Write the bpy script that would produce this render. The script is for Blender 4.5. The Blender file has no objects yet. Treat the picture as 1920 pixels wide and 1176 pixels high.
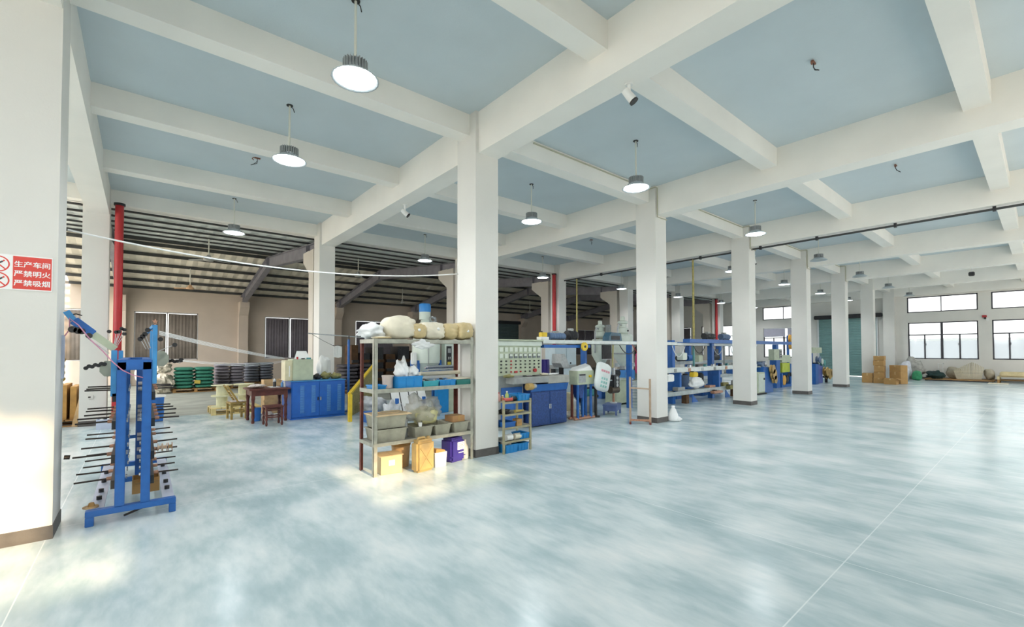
import bpy, bmesh, math, random
from math import sin, cos, pi, radians as R
from mathutils import Vector, Matrix, Euler
C = bpy.context.scene.collection
sc = bpy.context.scene
RND = random.Random(7)

# ---------------------------------------------------------------- materials
def lin(h):
    h = h.lstrip('#')
    def f(c): return c/12.92 if c <= .04045 else ((c+.055)/1.055)**2.4
    return tuple(f(int(h[i:i+2], 16)/255) for i in (0, 2, 4)) + (1,)
MATS = {}
def mat(name, col, rough=.5, metal=0, var=.12, scale=6, bump=0, bscale=40, emit=0, alpha=1, trans=0, dirt=None, coat=0):
    """principled surface whose colour is broken up by noise in object space"""
    if name in MATS: return MATS[name]
    m = bpy.data.materials.new(name); m.use_nodes = True
    nt = m.node_tree; b = nt.nodes['Principled BSDF']
    c = lin(col)
    b.inputs['Roughness'].default_value = rough; b.inputs['Metallic'].default_value = metal
    if coat: b.inputs['Coat Weight'].default_value = coat
    tc = nt.nodes.new('ShaderNodeTexCoord')
    if var > 0:
        n = nt.nodes.new('ShaderNodeTexNoise'); n.inputs['Scale'].default_value = scale; n.inputs['Detail'].default_value = 5
        nt.links.new(tc.outputs['Object'], n.inputs['Vector'])
        r = nt.nodes.new('ShaderNodeValToRGB')
        d = dirt and lin(dirt)
        lo = tuple(x*(1-var) for x in c[:3])+(1,) if not d else tuple(d)
        r.color_ramp.elements[0].position = .32; r.color_ramp.elements[0].color = lo
        r.color_ramp.elements[1].position = .68 if not d else .55
        r.color_ramp.elements[1].color = tuple(min(1, x*(1+var*.6)) for x in c[:3])+(1,) if not d else c
        nt.links.new(n.outputs['Fac'], r.inputs['Fac']); nt.links.new(r.outputs['Color'], b.inputs['Base Color'])
    else:
        b.inputs['Base Color'].default_value = c
    if bump > 0:
        n2 = nt.nodes.new('ShaderNodeTexNoise'); n2.inputs['Scale'].default_value = bscale; n2.inputs['Detail'].default_value = 4
        nt.links.new(tc.outputs['Object'], n2.inputs['Vector'])
        bp = nt.nodes.new('ShaderNodeBump'); bp.inputs['Strength'].default_value = bump; bp.inputs['Distance'].default_value = .02
        nt.links.new(n2.outputs['Fac'], bp.inputs['Height']); nt.links.new(bp.outputs['Normal'], b.inputs['Normal'])
    if emit:
        b.inputs['Emission Color'].default_value = c; b.inputs['Emission Strength'].default_value = emit
    if alpha < 1: b.inputs['Alpha'].default_value = alpha
    if trans: b.inputs['Transmission Weight'].default_value = trans
    MATS[name] = m
    return m

# ---------------------------------------------------------------- mesh builder
class MB:
    def __init__(s): s.v = []; s.f = []
    def add(s, vs, fs):
        o = len(s.v); s.v += [tuple(p) for p in vs]; s.f += [tuple(i+o for i in q) for q in fs]; return s
    def box(s, x0, x1, y0, y1, z0, z1, m=None):
        vs = [Vector(p) for p in ((x0,y0,z0),(x1,y0,z0),(x1,y1,z0),(x0,y1,z0),(x0,y0,z1),(x1,y0,z1),(x1,y1,z1),(x0,y1,z1))]
        if m: vs = [m @ p for p in vs]
        return s.add(vs, [(0,3,2,1),(4,5,6,7),(0,1,5,4),(1,2,6,5),(2,3,7,6),(3,0,4,7)])
    def cb(s, c, d, m=None):
        return s.box(c[0]-d[0]/2, c[0]+d[0]/2, c[1]-d[1]/2, c[1]+d[1]/2, c[2]-d[2]/2, c[2]+d[2]/2, m)
    def bar(s, a, b, w, h=None, up=(0,0,1)):
        """square bar from a to b"""
        a = Vector(a); b = Vector(b); h = h or w; d = (b-a).normalized(); u = Vector(up)
        if abs(d.dot(u)) > .98: u = Vector((0,1,0))
        x = d.cross(u).normalized(); y = x.cross(d)
        vs = [p + x*sx*w/2 + y*sy*h/2 for p in (a, b) for sx, sy in ((-1,-1),(1,-1),(1,1),(-1,1))]
        return s.add(vs, [(0,3,2,1),(4,5,6,7),(0,1,5,4),(1,2,6,5),(2,3,7,6),(3,0,4,7)])
    def cyl(s, a, b, r, r2=None, n=12, caps=True):
        a = Vector(a); b = Vector(b); r2 = r if r2 is None else r2; d = (b-a).normalized()
        u = Vector((0,0,1)) if abs(d.z) < .9 else Vector((1,0,0))
        x = d.cross(u).normalized(); y = d.cross(x)
        vs = []
        for p, q in ((a, r), (b, r2)):
            vs += [p + (x*cos(2*pi*i/n) + y*sin(2*pi*i/n))*q for i in range(n)]
        fs = [(i, i+n, (i+1) % n+n, (i+1) % n) for i in range(n)]
        if caps: fs += [tuple(range(n)), tuple(reversed(range(n, 2*n)))]
        return s.add(vs, fs)
    def tube(s, pts, r, n=8, closed=False):
        P = [Vector(p) for p in pts]; vs = []; k = len(P)
        x = None
        for i, p in enumerate(P):
            d = (P[min(i+1, k-1)] - P[max(i-1, 0)]).normalized()
            if x is None:
                u = Vector((0,0,1)) if abs(d.z) < .9 else Vector((1,0,0)); x = d.cross(u).normalized()
            else:
                x = (x - d*x.dot(d)); x = x.normalized() if x.length > 1e-6 else d.cross(Vector((0.3,.5,1))).normalized()
            y = d.cross(x)
            rr = r[i] if isinstance(r, (list, tuple)) else r
            vs += [p + (x*cos(2*pi*j/n) + y*sin(2*pi*j/n))*rr for j in range(n)]
        fs = [(i*n+j, i*n+(j+1) % n, (i+1)*n+(j+1) % n, (i+1)*n+j) for i in range(k-1) for j in range(n)]
        fs += [tuple(reversed(range(n))), tuple(range((k-1)*n, k*n))]
        return s.add(vs, fs)
    def lathe(s, prof, c=(0,0,0), n=24, m=None, open_=False):
        """prof: list of (radius, z) bottom to top around +Z"""
        c = Vector(c); vs = []
        for r, z in prof:
            for i in range(n):
                p = Vector((r*cos(2*pi*i/n), r*sin(2*pi*i/n), z))
                vs.append((m @ p if m else p) + c)
        k = len(prof)
        fs = [(i*n+j, i*n+(j+1) % n, (i+1)*n+(j+1) % n, (i+1)*n+j) for i in range(k-1) for j in range(n)]
        if not open_: fs += [tuple(reversed(range(n))), tuple(range((k-1)*n, k*n))]
        return s.add(vs, fs)
    def prism(s, poly, axis, a, b):
        """poly of 2D points extruded along axis from a to b; 2D order: x->(y,z) y->(x,z) z->(x,y)"""
        def P(p, t): return {'x': (t, p[0], p[1]), 'y': (p[0], t, p[1]), 'z': (p[0], p[1], t)}[axis]
        n = len(poly); vs = [P(p, a) for p in poly] + [P(p, b) for p in poly]
        return s.add(vs, [tuple(range(n)), tuple(reversed(range(n, 2*n)))] + [(i, i+n, (i+1) % n+n, (i+1) % n) for i in range(n)])
    def ell(s, c, r, nu=16, nv=10, fn=None, m=None):
        """ellipsoid, fn(unit vector) -> radius factor"""
        c = Vector(c); vs = []; 
        def pt(th, ph):
            u = Vector((sin(ph)*cos(th), sin(ph)*sin(th), cos(ph))); k = fn(u) if fn else 1
            p = Vector((u.x*r[0]*k, u.y*r[1]*k, u.z*r[2]*k)); return (m @ p if m else p) + c
        vs.append(pt(0, 0))
        for j in range(1, nv):
            for i in range(nu): vs.append(pt(2*pi*i/nu, pi*j/nv))
        vs.append(pt(0, pi)); L = len(vs)-1
        fs = [(0, 1+i, 1+(i+1) % nu) for i in range(nu)]
        for j in range(nv-2):
            for i in range(nu):
                a = 1+j*nu+i; b = 1+j*nu+(i+1) % nu; fs.append((a, a+nu, b+nu, b))
        o = 1+(nv-2)*nu
        fs += [(o+(i+1) % nu, o+i, L) for i in range(nu)]
        return s.add(vs, fs)
    def crate(s, x0, x1, y0, y1, z0, z1, t=.012, taper=0.0, m=None):
        """open-topped box with wall thickness"""
        def ring(k, z, ins):
            w = taper*(1-k); return [(x0+ins+w, y0+ins+w, z), (x1-ins-w, y0+ins+w, z), (x1-ins-w, y1-ins-w, z), (x0+ins+w, y1-ins-w, z)]
        vs = ring(0, z0, 0)+ring(1, z1, 0)+ring(1, z1, t)+ring(0, z0+t, t)
        vs = [m @ Vector(p) for p in vs] if m else vs
        fs = [(3,2,1,0)]
        for b in (0, 4, 8): fs += [(b+i, b+(i+1) % 4, b+4+(i+1) % 4, b+4+i) for i in range(4)]
        fs += [(12,13,14,15)]
        return s.add(vs, fs)
    def build(s, name, material, parent=None, loc=(0,0,0), smooth=False, bevel=0, off=None, sub=0, auto=False):
        """ONE mesh object; with a parent the vertices (given in world space) are stored relative to it"""
        if off is None and parent is not None: off = world(parent)
        o_ = off or (0,0,0)
        me = bpy.data.meshes.new(name)
        me.from_pydata([(v[0]-o_[0], v[1]-o_[1], v[2]-o_[2]) for v in s.v], [], s.f)
        bm = bmesh.new(); bm.from_mesh(me); bmesh.ops.recalc_face_normals(bm, faces=bm.faces)
        if bevel: bmesh.ops.bevel(bm, geom=[e for e in bm.edges if e.is_manifold and e.calc_face_angle(0) > .5], offset=bevel, segments=2, affect='EDGES', clamp_overlap=True)
        if sub:
            bmesh.ops.subdivide_edges(bm, edges=bm.edges, cuts=sub, use_grid_fill=True)
        bm.to_mesh(me); bm.free()
        if smooth: me.polygons.foreach_set('use_smooth', [True]*len(me.polygons))
        elif auto:
            me.polygons.foreach_set('use_smooth', [True]*len(me.polygons))
            try: me.set_sharp_from_angle(angle=R(35))
            except Exception: pass
        me.materials.append(material)
        o = bpy.data.objects.new(name, me); C.objects.link(o)
        if parent is not None: o.parent = parent
        o.location = loc
        return o
WLOC = {}
def world(o):
    if o.name in WLOC: return WLOC[o.name]
    l = Vector(o.location)
    if o.parent: l = l + Vector(world(o.parent))
    return tuple(l)
def tag(o, label, cat=None, group=None, kind=None):
    o['label'] = label
    if cat: o['category'] = cat
    if group: o['group'] = group
    if kind: o['kind'] = kind
    return o
def thing(name, label, cat, loc=(0,0,0), rz=0, group=None):
    o = bpy.data.objects.new(name, None); o.empty_display_size = .1; C.objects.link(o)
    o.location = loc; o.rotation_euler = (0,0,rz)
    return tag(o, label, cat, group)
def one(mb, name, material, label, cat, loc=None, group=None, rz=0, **k):
    """a thing that is a single mesh; vertices in world space unless loc moves a local mesh"""
    xs = [v[0] for v in mb.v]; ys = [v[1] for v in mb.v]; zs = [v[2] for v in mb.v]
    if loc is None:
        base = ((min(xs)+max(xs))/2, (min(ys)+max(ys))/2, min(zs))
        o = mb.build(name, material, off=base, **k); o.location = base
    else:
        o = mb.build(name, material, **k); o.location = loc
    o.rotation_euler.z = rz
    return tag(o, label, cat, group)
def struct(mb, name, material, label=None, parent=None, **k):
    o = mb.build(name, material, parent, **k)
    if parent is None:
        o['kind'] = 'structure'
        if label: o['label'] = label
    return o
KIDS = {}
def copy_tree(o, loc=None, rz=None, label=None, group=None, parent=None):
    c = o.copy(); C.objects.link(c)
    if parent is not None: c.parent = parent
    if loc is not None: c.location = loc
    if rz is not None: c.rotation_euler.z = rz
    if label: c['label'] = label
    if group: c['group'] = group
    for ch in list(o.children): copy_tree(ch, parent=c)
    return c
def Rz(a, c=(0,0,0)):
    return Matrix.Translation(c) @ Matrix.Rotation(a, 4, 'Z') @ Matrix.Translation([-x for x in c])
def Rot(axis, a, c=(0,0,0)):
    return Matrix.Translation(c) @ Matrix.Rotation(a, 4, axis) @ Matrix.Translation([-x for x in c])
def lump(seed, amp=.12, fr=2.2):
    """smooth pseudo-noise on directions, for sacks and bags"""
    r = random.Random(seed); K = [(Vector((r.uniform(-1,1), r.uniform(-1,1), r.uniform(-1,1)))*fr, r.uniform(0, 6)) for _ in range(6)]
    return lambda u: 1 + amp*sum(sin(k.dot(u)*2+p) for k, p in K)/3
def boxy(e=.35):
    """turns a sphere into a pillow: pushes the unit vector towards a cube"""
    def f(u):
        m = max(abs(u.x), abs(u.y), abs(u.z)); return (1-e) + e/m
    return f
def mul(*fs):
    def f(u):
        k = 1
        for g in fs: k *= g(u)
        return k
    return f
# ---------------------------------------------------------------- grid of the hall (metres; X along the column row, Y towards the lean-to)
X1, DX, YA, YB, CW, CD, G = 3.854, 4.847, 5.471, 13.128, .431, .503, 4.613
SLAB, XB = 5.25, 4.92          # slab soffit, cross-beam soffit
XE, YW, YF, XL = 33.36, 27.1, -2.3, -6.2
GX = lambda k: X1 + (k-1)*DX

def wall_mat(name, col, rough=.75, var=.035):
    m = mat(name, col, rough, var=var, scale=1.3, bump=.06, bscale=55); return m
M_wall = wall_mat('white_wall_paint', '#dfddd7')  # same white as the beams, darkened to offset strong light on the columns
M_ceil = wall_mat('ceiling_paint', '#c6d1d6')
M_beam = wall_mat('white_paint_lightened', '#f0ede6')  # column white made lighter, standing in for light the girders lack
M_lean = wall_mat('lean_to_plaster', '#c6b9ab', .85, .06)
M_skirt = mat('grey_skirting_paint', '#5d5956', .6, var=.2, scale=9, bump=.1)

def floor_material():
    m = bpy.data.materials.new('polished_green_concrete'); m.use_nodes = True
    nt = m.node_tree; N = nt.nodes; L = nt.links; b = N['Principled BSDF']
    tc = N.new('ShaderNodeTexCoord')
    def noise(scale, detail, dist=0, mp=None, rough=.55):
        n = N.new('ShaderNodeTexNoise'); n.inputs['Scale'].default_value = scale; n.inputs['Detail'].default_value = detail
        n.inputs['Distortion'].default_value = dist; n.inputs['Roughness'].default_value = rough
        if mp:
            p = N.new('ShaderNodeMapping'); p.inputs['Rotation'].default_value = mp[0]; p.inputs['Scale'].default_value = mp[1]
            L.new(tc.outputs['Object'], p.inputs['Vector']); L.new(p.outputs['Vector'], n.inputs['Vector'])
        else: L.new(tc.outputs['Object'], n.inputs['Vector'])
        return n.outputs['Fac']
    def math_(op, a, bb):
        n = N.new('ShaderNodeMath'); n.operation = op
        for i, v in enumerate((a, bb)):
            if isinstance(v, (int, float)): n.inputs[i].default_value = v
            else: L.new(v, n.inputs[i])
        return n.outputs[0]
    big = noise(.7, 3, .1); mid = noise(2.2, 3, .1, ((0,0,.5),(1,.6,1)), .4); fine = noise(12, 5, .1, ((0,0,-.45),(1,.3,1)), .6)
    mix = math_('ADD', math_('MULTIPLY', big, .34), math_('ADD', math_('MULTIPLY', mid, .42), math_('MULTIPLY', fine, .24)))
    r = N.new('ShaderNodeValToRGB'); e = r.color_ramp.elements
    e[0].position = .32; e[0].color = lin('#9bb1b7'); e[1].position = .64; e[1].color = lin('#dde3e4')
    k = r.color_ramp.elements.new(.44); k.color = lin('#b0c3c8'); k = r.color_ramp.elements.new(.53); k.color = lin('#c8d5d8')
    L.new(mix, r.inputs['Fac'])
    # saw-cut joints filled with pale sealant
    sx = N.new('ShaderNodeSeparateXYZ'); L.new(tc.outputs['Object'], sx.inputs[0])
    tot = None
    for ax, c in ((0, 4.1), (0, 9.3), (0, -.6), (1, 5.78), (1, 10.2), (0, 14.0), (1, 1.0)):
        d = math_('LESS_THAN', math_('ABSOLUTE', math_('SUBTRACT', sx.outputs[ax], c), 0), .004)
        tot = d if tot is None else math_('MAXIMUM', tot, d)
    mx = N.new('ShaderNodeMix'); mx.data_type = 'RGBA'; L.new(math_('MULTIPLY', tot, .6), mx.inputs['Factor'])
    L.new(r.outputs['Color'], mx.inputs['A']); mx.inputs['B'].default_value = lin('#eef3f2')
    L.new(mx.outputs['Result'], b.inputs['Base Color'])
    rr = N.new('ShaderNodeMapRange'); L.new(mid, rr.inputs['Value']); rr.inputs['From Min'].default_value = .3; rr.inputs['From Max'].default_value = .7
    rr.inputs['To Min'].default_value = .19; rr.inputs['To Max'].default_value = .262
    b.inputs['Specular IOR Level'].default_value = .25
    L.new(rr.outputs[0], b.inputs['Roughness'])
    bp = N.new('ShaderNodeBump'); bp.inputs['Strength'].default_value = .05; bp.inputs['Distance'].default_value = .01
    L.new(noise(3.5, 3), bp.inputs['Height']); L.new(bp.outputs['Normal'], b.inputs['Normal'])
    return m
M_floor = floor_material()
M_lfloor = mat('bare_lean_to_concrete', '#9b9f97', .7, var=.22, scale=1.6, bump=.1)

struct(MB().box(XL, XE, YF, 13.75, -.2, 0), 'floor', M_floor, 'mottled blue green polished concrete floor of the hall')
struct(MB().box(XL, XE, 13.75, YW+.2, -.2, 0), 'floor', M_lfloor, 'bare grey concrete floor of the rear lean-to')
struct(MB().box(XL-.2, XE+.2, YF-.2, 13.75, SLAB, SLAB+.2), 'ceiling', M_ceil, 'pale painted concrete ceiling slab')

# columns with skirting
def column(k, y, name):
    x = GX(k)
    o = struct(MB().box(x, x+CW, y, y+CD, 0, SLAB), 'column', M_wall, name)
    s = .006
    struct(MB().box(x-s, x+CW+s, y-s, y+CD+s, 0, .115), 'skirting', M_skirt, parent=o)
ORD = ['beside the payoff stand', 'beside the tall shelf', 'with a wooden stand in front', 'with a security camera', 'fourth along the front row', 'fifth along the front row', 'behind the cartons', 'against the window wall']
for k in range(0, 7): column(k, YA, 'white square column of the front row ' + ORD[k])
BRD = ['behind the payoff stand', 'behind the blue louvred cabinet', 'hidden behind the tall shelf column', 'with red pipe behind the control panel', 'behind the white hoppers', 'behind the blue line frame', 'with red pipe beside bright window']
for k in range(0, 7): column(k, YB, 'white square column of the rear row ' + BRD[k])
for k in range(7): pass
# engaged column and pier on the window wall
o = struct(MB().box(GX(7), XE, YA, YA+CD, 0, SLAB), 'column', M_wall, 'white column engaged in the end wall by the cartons')
# girders across the hall (Y) and cross beams along it (X)
for k in range(0, 8):
    x = GX(k)
    struct(MB().box(x+.055, x+CW-.006 if k < 7 else XE, YF, YB, G, SLAB+.01), 'beam', M_beam, 'deep white girder across the hall over a column line')
for y in (-2.15, .40, 3.03, 5.63, 8.19, 10.8, 13.40):
    struct(MB().box(XL, XE, y, y+.27, XB, SLAB+.01), 'beam', M_beam, 'white cross beam running the length of the hall')

# --- walls with openings -------------------------------------------------------
def wall_open(name, material, axis, c0, c1, lo, hi, top, holes, label):
    """wall slab on plane axis between c0..c1, span lo..hi, with rectangular holes (a,b,z0,z1)"""
    mb = MB()
    def bx(a, b, z0, z1):
        if b-a < 1e-4 or z1-z0 < 1e-4: return
        if axis == 'x': mb.box(c0, c1, a, b, z0, z1)
        else: mb.box(a, b, c0, c1, z0, z1)
    cuts = sorted({lo, hi} | {h[0] for h in holes} | {h[1] for h in holes})
    for a, b in zip(cuts, cuts[1:]):
        hs = sorted([h for h in holes if h[0] <= a+1e-6 and h[1] >= b-1e-6], key=lambda h: h[2])
        z = 0
        for h in hs: bx(a, b, z, h[2]); z = h[3]
        bx(a, b, z, top)
    return struct(mb, name, material, label)
UP = [(2.19, 4.98), (-.62, 1.72), (-2.2, -1.0), (10.05, 12.63)]
LO = [(2.2, 4.96), (-.62, 1.71), (-2.2, -1.0), (10.05, 12.58)]
holes = [(a, b, 3.68, 4.56) for a, b in UP] + [(a, b, 1.09, 3.12) for a, b in LO] + [(6.35, 9.25, 0, 3.62)]
holes += [(14.3, 17.05, 1.15, 3.43), (17.9, 20.6, 1.15, 3.43)]
wall_open('wall_right', M_wall, 'x', XE, XE+.24, YF, YW, 5.9, holes, 'white end wall with the windows and the roller door')
bw = [(-2.45-2.4, -2.45, 1.18, 3.48), (-2.2, -1.2, 0, 0), (-.26, 2.19, 1.18, 3.48), (5.15, 7.65, 1.18, 3.48), (10.1, 12.6, 1.18, 3.48), (20.6, 23.5, 0, 3.75), (30.1, 32.75, 1.18, 3.48)]
bw = [h for h in bw if h[3] > 0]
bw[0] = (-3.9, -1.45, 1.18, 3.48)
wall_open('wall_back', M_lean, 'y', YW, YW+.24, XL, XE+.24, 4.75, bw, 'tan plastered back wall of the lean-to')
fw = []
for i in range(7): fw.append((6.0+3.9*i, 9.2+3.9*i, 1.0, 3.05))
fw += [(h[0], h[1], 3.4, 4.5) for h in fw]
fw += [(-3.6, -.56, 3.0, 4.85), (-.56, -.02, 3.0, 3.62), (1.9, 3.75, 3.12, 4.05)]     # the two windows that let the low sun in
FWIN = fw
LWIN = [(-1.6, 1.2, 2.3, 4.5), (2.0, 4.8, 2.3, 4.5), (6.4, 9.2, 2.3, 4.5), (10.0, 12.8, 2.3, 4.5)]
LWIN += [(16.5, 26.6, 0, 3.6)]          # unseen opening added to let daylight brighten the lean-to
wall_open('wall_front', M_wall, 'y', YF-.24, YF, XL-.24, XE+.24, SLAB, fw, 'white wall behind the viewpoint with daylight windows')
wall_open('wall_left', M_wall, 'x', XL-.24, XL, YF, YW, 5.9, LWIN, 'white wall at the near end of the hall')
# skirting on the end wall
struct(MB().box(XE-.012, XE, -2.2, 6.3, 0, .1), 'baseboard_right', M_skirt, 'grey painted baseboard under the end windows')

# --- windows of the end wall ---------------------------------------------------
M_frame = mat('dark_bronze_window_frame', '#45444b', .45, var=.1)
M_wframe = mat('white_window_frame', '#d9dbdd', .5, var=.05)
def glass_material(name, tint, alpha, milk='#dfe3e4'):
    m = bpy.data.materials.new(name); m.use_nodes = True; nt = m.node_tree; N = nt.nodes; L = nt.links
    for n in list(N): N.remove(n)
    out = N.new('ShaderNodeOutputMaterial'); tr = N.new('ShaderNodeBsdfTransparent'); gl = N.new('ShaderNodeBsdfGlossy'); df = N.new('ShaderNodeBsdfTranslucent')
    tr.inputs[0].default_value = lin(tint); gl.inputs['Roughness'].default_value = .05; df.inputs[0].default_value = lin(milk)
    fr = N.new('ShaderNodeFresnel'); fr.inputs[0].default_value = 1.45
    a = N.new('ShaderNodeMixShader'); a.inputs[0].default_value = 1-alpha
    L.new(tr.outputs[0], a.inputs[1]); L.new(df.outputs[0], a.inputs[2])
    b = N.new('ShaderNodeMixShader'); L.new(fr.outputs[0], b.inputs[0]); L.new(a.outputs[0], b.inputs[1]); L.new(gl.outputs[0], b.inputs[2])
    L.new(b.outputs[0], out.inputs[0]); return m
M_glass = glass_material('window_glass', '#cbcecd', .97)
M_film = glass_material('frosted_film_glass', '#d5dadd', .5, '#a3a8ab')
WN = [0]
def window_x(a, b, z0, z1, kind, label):
    WN[0] += 1
    o = bpy.data.objects.new('window_%d' % WN[0], None); C.objects.link(o); o.location = (XE+.1, (a+b)/2, z0); tag(o, label, kind='structure')
    x0, x1 = XE+.06, XE+.13; f = .055; mf = M_frame
    mb = MB().box(x0, x1, a, b, z0, z0+f).box(x0, x1, a, b, z1-f, z1).box(x0, x1, a, a+f, z0, z1).box(x0, x1, b-f, b, z0, z1)
    m = (a+b)/2
    if kind == 'upper': mb.box(x0, x1, m-.02, m+.02, z0, z1)
    else:
        t = z0+(z1-z0)*.66
        mb.box(x0, x1, a, b, t-.03, t+.03).box(x0-.01, x1+.01, m-.05, m+.05, z0, z1)
        for q in (a+(b-a)*.25, a+(b-a)*.75): mb.box(x0, x1, q-.03, q+.03, z0, t)
    mb.build('window_frame', mf, o, bevel=.004)
    if kind == 'upper': MB().box(XE+.09, XE+.096, a+f, b-f, z0+f, z1-f).build('pane', M_glass, o)
    else:
        t = z0+(z1-z0)*.66; MB().box(XE+.09, XE+.096, a+f, b-f, t, z1-f).build('pane', M_glass, o)
        s = z0+(z1-z0)*.49
        MB().box(XE+.09, XE+.096, a+f, b-f, s, t).build('pane', M_glass, o)
        MB().box(XE+.09, XE+.096, a+f, b-f, z0+f, s).build('pane', M_film, o)
        for q in (a+(b-a)*.27, a+(b-a)*.73): MB().box(x0-.03, x0, q-.012, q+.012, z0+.75, z0+.87).build('latch', M_frame, o)
for i, (a, b) in enumerate(UP): window_x(a, b, 3.68, 4.56, 'upper', 'clerestory window above ' + ['the sacks', 'the right pallets', 'the corner', 'the white blind'][i])
for i, (a, b) in enumerate(LO): window_x(a, b, 1.09, 3.12, 'lower', 'dark framed sliding window ' + ['behind the sacks', 'behind the right pallets', 'in the corner', 'behind the blue line frame'][i])
for a, b in ((14.3, 17.05), (17.9, 20.6)): window_x(a, b, 1.15, 3.43, 'lower', 'curtained window at the lean-to end')

for i, (a, b, z0, z1, bars) in enumerate(((-3.6, -.56, 3.0, 4.85, (3.38, 4.2)), (-.56, -.02, 3.0, 3.62, (3.38,)), (1.9, 3.75, 3.12, 4.05, (3.41,)))):
    WN[0] += 1
    o = bpy.data.objects.new('window_%d' % WN[0], None); C.objects.link(o); o.location = ((a+b)/2, YF-.12, z0); tag(o, 'high window behind the viewpoint letting the low sun in', kind='structure')
    mb = MB().box(a, b, YF-.15, YF-.09, z0, z0+.04).box(a, b, YF-.15, YF-.09, z1-.04, z1).box(a, a+.04, YF-.15, YF-.09, z0, z1).box(b-.04, b, YF-.15, YF-.09, z0, z1)
    for q in bars: mb.box(a, b, YF-.15, YF-.09, q-.03, q+.03)
    mb.build('window_frame', M_frame, o)
# outside world seen through the panes
M_out = mat('outside_yard', '#b9b3a8', .9, var=.15, scale=.3)
M_out2 = mat('outside_building_wall', '#b9bfc4', .9, var=.1, scale=.4)
M_tan = mat('outside_tan_building', '#d8b58c', .9, var=.1, scale=.4)
struct(MB().box(-60, 160, -60, 120, -.5, -.25), 'ground', M_out, 'pale yard outside')
one(MB().box(60, 75, -12, 9, -.25, 2.7).box(63, 66, -8, -5, 2.7, 3.4), 'building', M_out2, 'long pale grey building seen through the end windows', 'building')
one(MB().box(4.6, 40, -24, -14, -.25, 10.6), 'building', M_out2, 'unseen block added behind the viewpoint to keep sun off the front windows', 'building')['kind'] = 'structure'  # added out of view to block direct sun, leaving the sky above open
one(MB().box(55, 58, -1.5, .9, -.25, 1.9), 'building', M_tan, 'small tan shed seen through the right end window', 'building')

# --- roller doors ----------------------------------------------------------------
M_roll = mat('teal_roller_steel', '#7fa3a1', .4, metal=.35, var=.08, scale=3)
M_roll2 = mat('grey_green_roller_steel', '#5e6f70', .45, metal=.35, var=.08, scale=3)
M_blk = mat('black_steel', '#26272b', .5, var=.2, scale=12)
def roller(name, axis, pos, a, b, h, material, label, out):
    o = bpy.data.objects.new(name, None); C.objects.link(o); tag(o, label, kind='structure')
    o.location = (pos, (a+b)/2, 0) if axis == 'x' else ((a+b)/2, pos, 0)
    prof = []; z = 0.02; p = .1
    while z < h:
        prof += [(0, z), (.025, z+.02), (.025, z+p-.03), (0, z+p-.012)]; z += p
    prof += [(0, h)]
    poly = [(pos + out*t, zz) for t, zz in prof] + [(pos-out*.02, h), (pos-out*.02, .02)]
    mb = MB()
    if axis == 'x': mb.prism(poly, 'y', a, b)
    else: mb.prism([(y, zz) for y, zz in poly], 'x', a, b)
    mb.build('slats', material, o)
    g = MB()
    for e0, e1 in ((a-.07, a), (b, b+.07)):
        if axis == 'x': g.box(min(pos-.02, pos+out*.07), max(pos-.02, pos+out*.07), e0, e1, 0, h)
        else: g.box(e0, e1, min(pos-.02, pos+out*.07), max(pos-.02, pos+out*.07), 0, h)
    g.build('guide_rail', M_wframe, o)
    d = MB()
    if axis == 'x': d.box(min(pos+out*.02, pos+out*.3), max(pos+out*.02, pos+out*.3), a-.3, b+.2, h-.02, h+.22)
    else: d.box(a-.3, b+.4, min(pos+out*.02, pos+out*.3), max(pos+out*.02, pos+out*.3), h-.02, h+.22)
    d.build('roller_box', M_blk, o, bevel=.03)
roller('door_1', 'x', XE-.02, 6.35, 9.25, 3.55, M_roll, 'teal corrugated roller door in the end wall', -1)
roller('door_2', 'y', YW-.02, 20.6, 23.5, 3.7, M_roll2, 'dark roller door in the lean-to back wall', -1)

# --- lean-to: curtained windows, pilasters, roof -------------------------------------
M_curt = mat('grey_taupe_curtain', '#7f776f', .9, var=.15, scale=3)
M_curt2 = mat('grey_curtain', '#77727a', .9, var=.12, scale=3)
def back_window(a, b, m, label, clab):
    WN[0] += 1
    o = bpy.data.objects.new('window_%d' % WN[0], None); C.objects.link(o); o.location = ((a+b)/2, YW, 1.18); tag(o, label, kind='structure')
    z0, z1, f = 1.18, 3.48, .05
    fr = MB().box(a, b, YW+.08, YW+.14, z0, z0+f).box(a, b, YW+.08, YW+.14, z1-f, z1)
    for q in (a, (a+b)/2-f/2, b-f): fr.box(q, q+f, YW+.08, YW+.14, z0, z1)
    fr.build('window_frame', M_wframe, o)
    MB().box(a+f, b-f, YW+.105, YW+.111, z0+f, z1-f).build('pane', M_glass, o)
    for i, (p, q) in enumerate(((a+.05, (a+b)/2-.05), ((a+b)/2+.05, b-.05))):
        pts = []; n = 28
        mb = MB(); vs = []
        for j in range(n+1):
            x = p+(q-p)*j/n; y = YW+.03+.014*sin(j*1.9)+.006*sin(j*.7+i)
            vs += [(x, y, z0+.05), (x, y, z1-.07), (x, y+.006, z0+.05), (x, y+.006, z1-.07)]
        fs = []
        for j in range(n):
            k = j*4; fs += [(k, k+4, k+5, k+1), (k+2, k+3, k+7, k+6), (k, k+2, k+6, k+4), (k+1, k+5, k+7, k+3)]
        fs += [(0, 1, 3, 2), (n*4, n*4+2, n*4+3, n*4+1)]
        mb.add(vs, fs)
        one(mb, 'curtain', m, clab[i], 'curtain', group='curtains of the lean-to windows', smooth=True)
back_window(-3.9, -1.45, M_curt, 'lean-to window behind the near column', ['brown grey curtain left in the window behind near column', 'brown grey curtain right in the window behind near column'])
back_window(-.26, 2.19, M_curt, 'lean-to window above the green sacks', ['taupe curtain on the left half above green sacks', 'taupe curtain on the right half above green sacks'])
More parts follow.
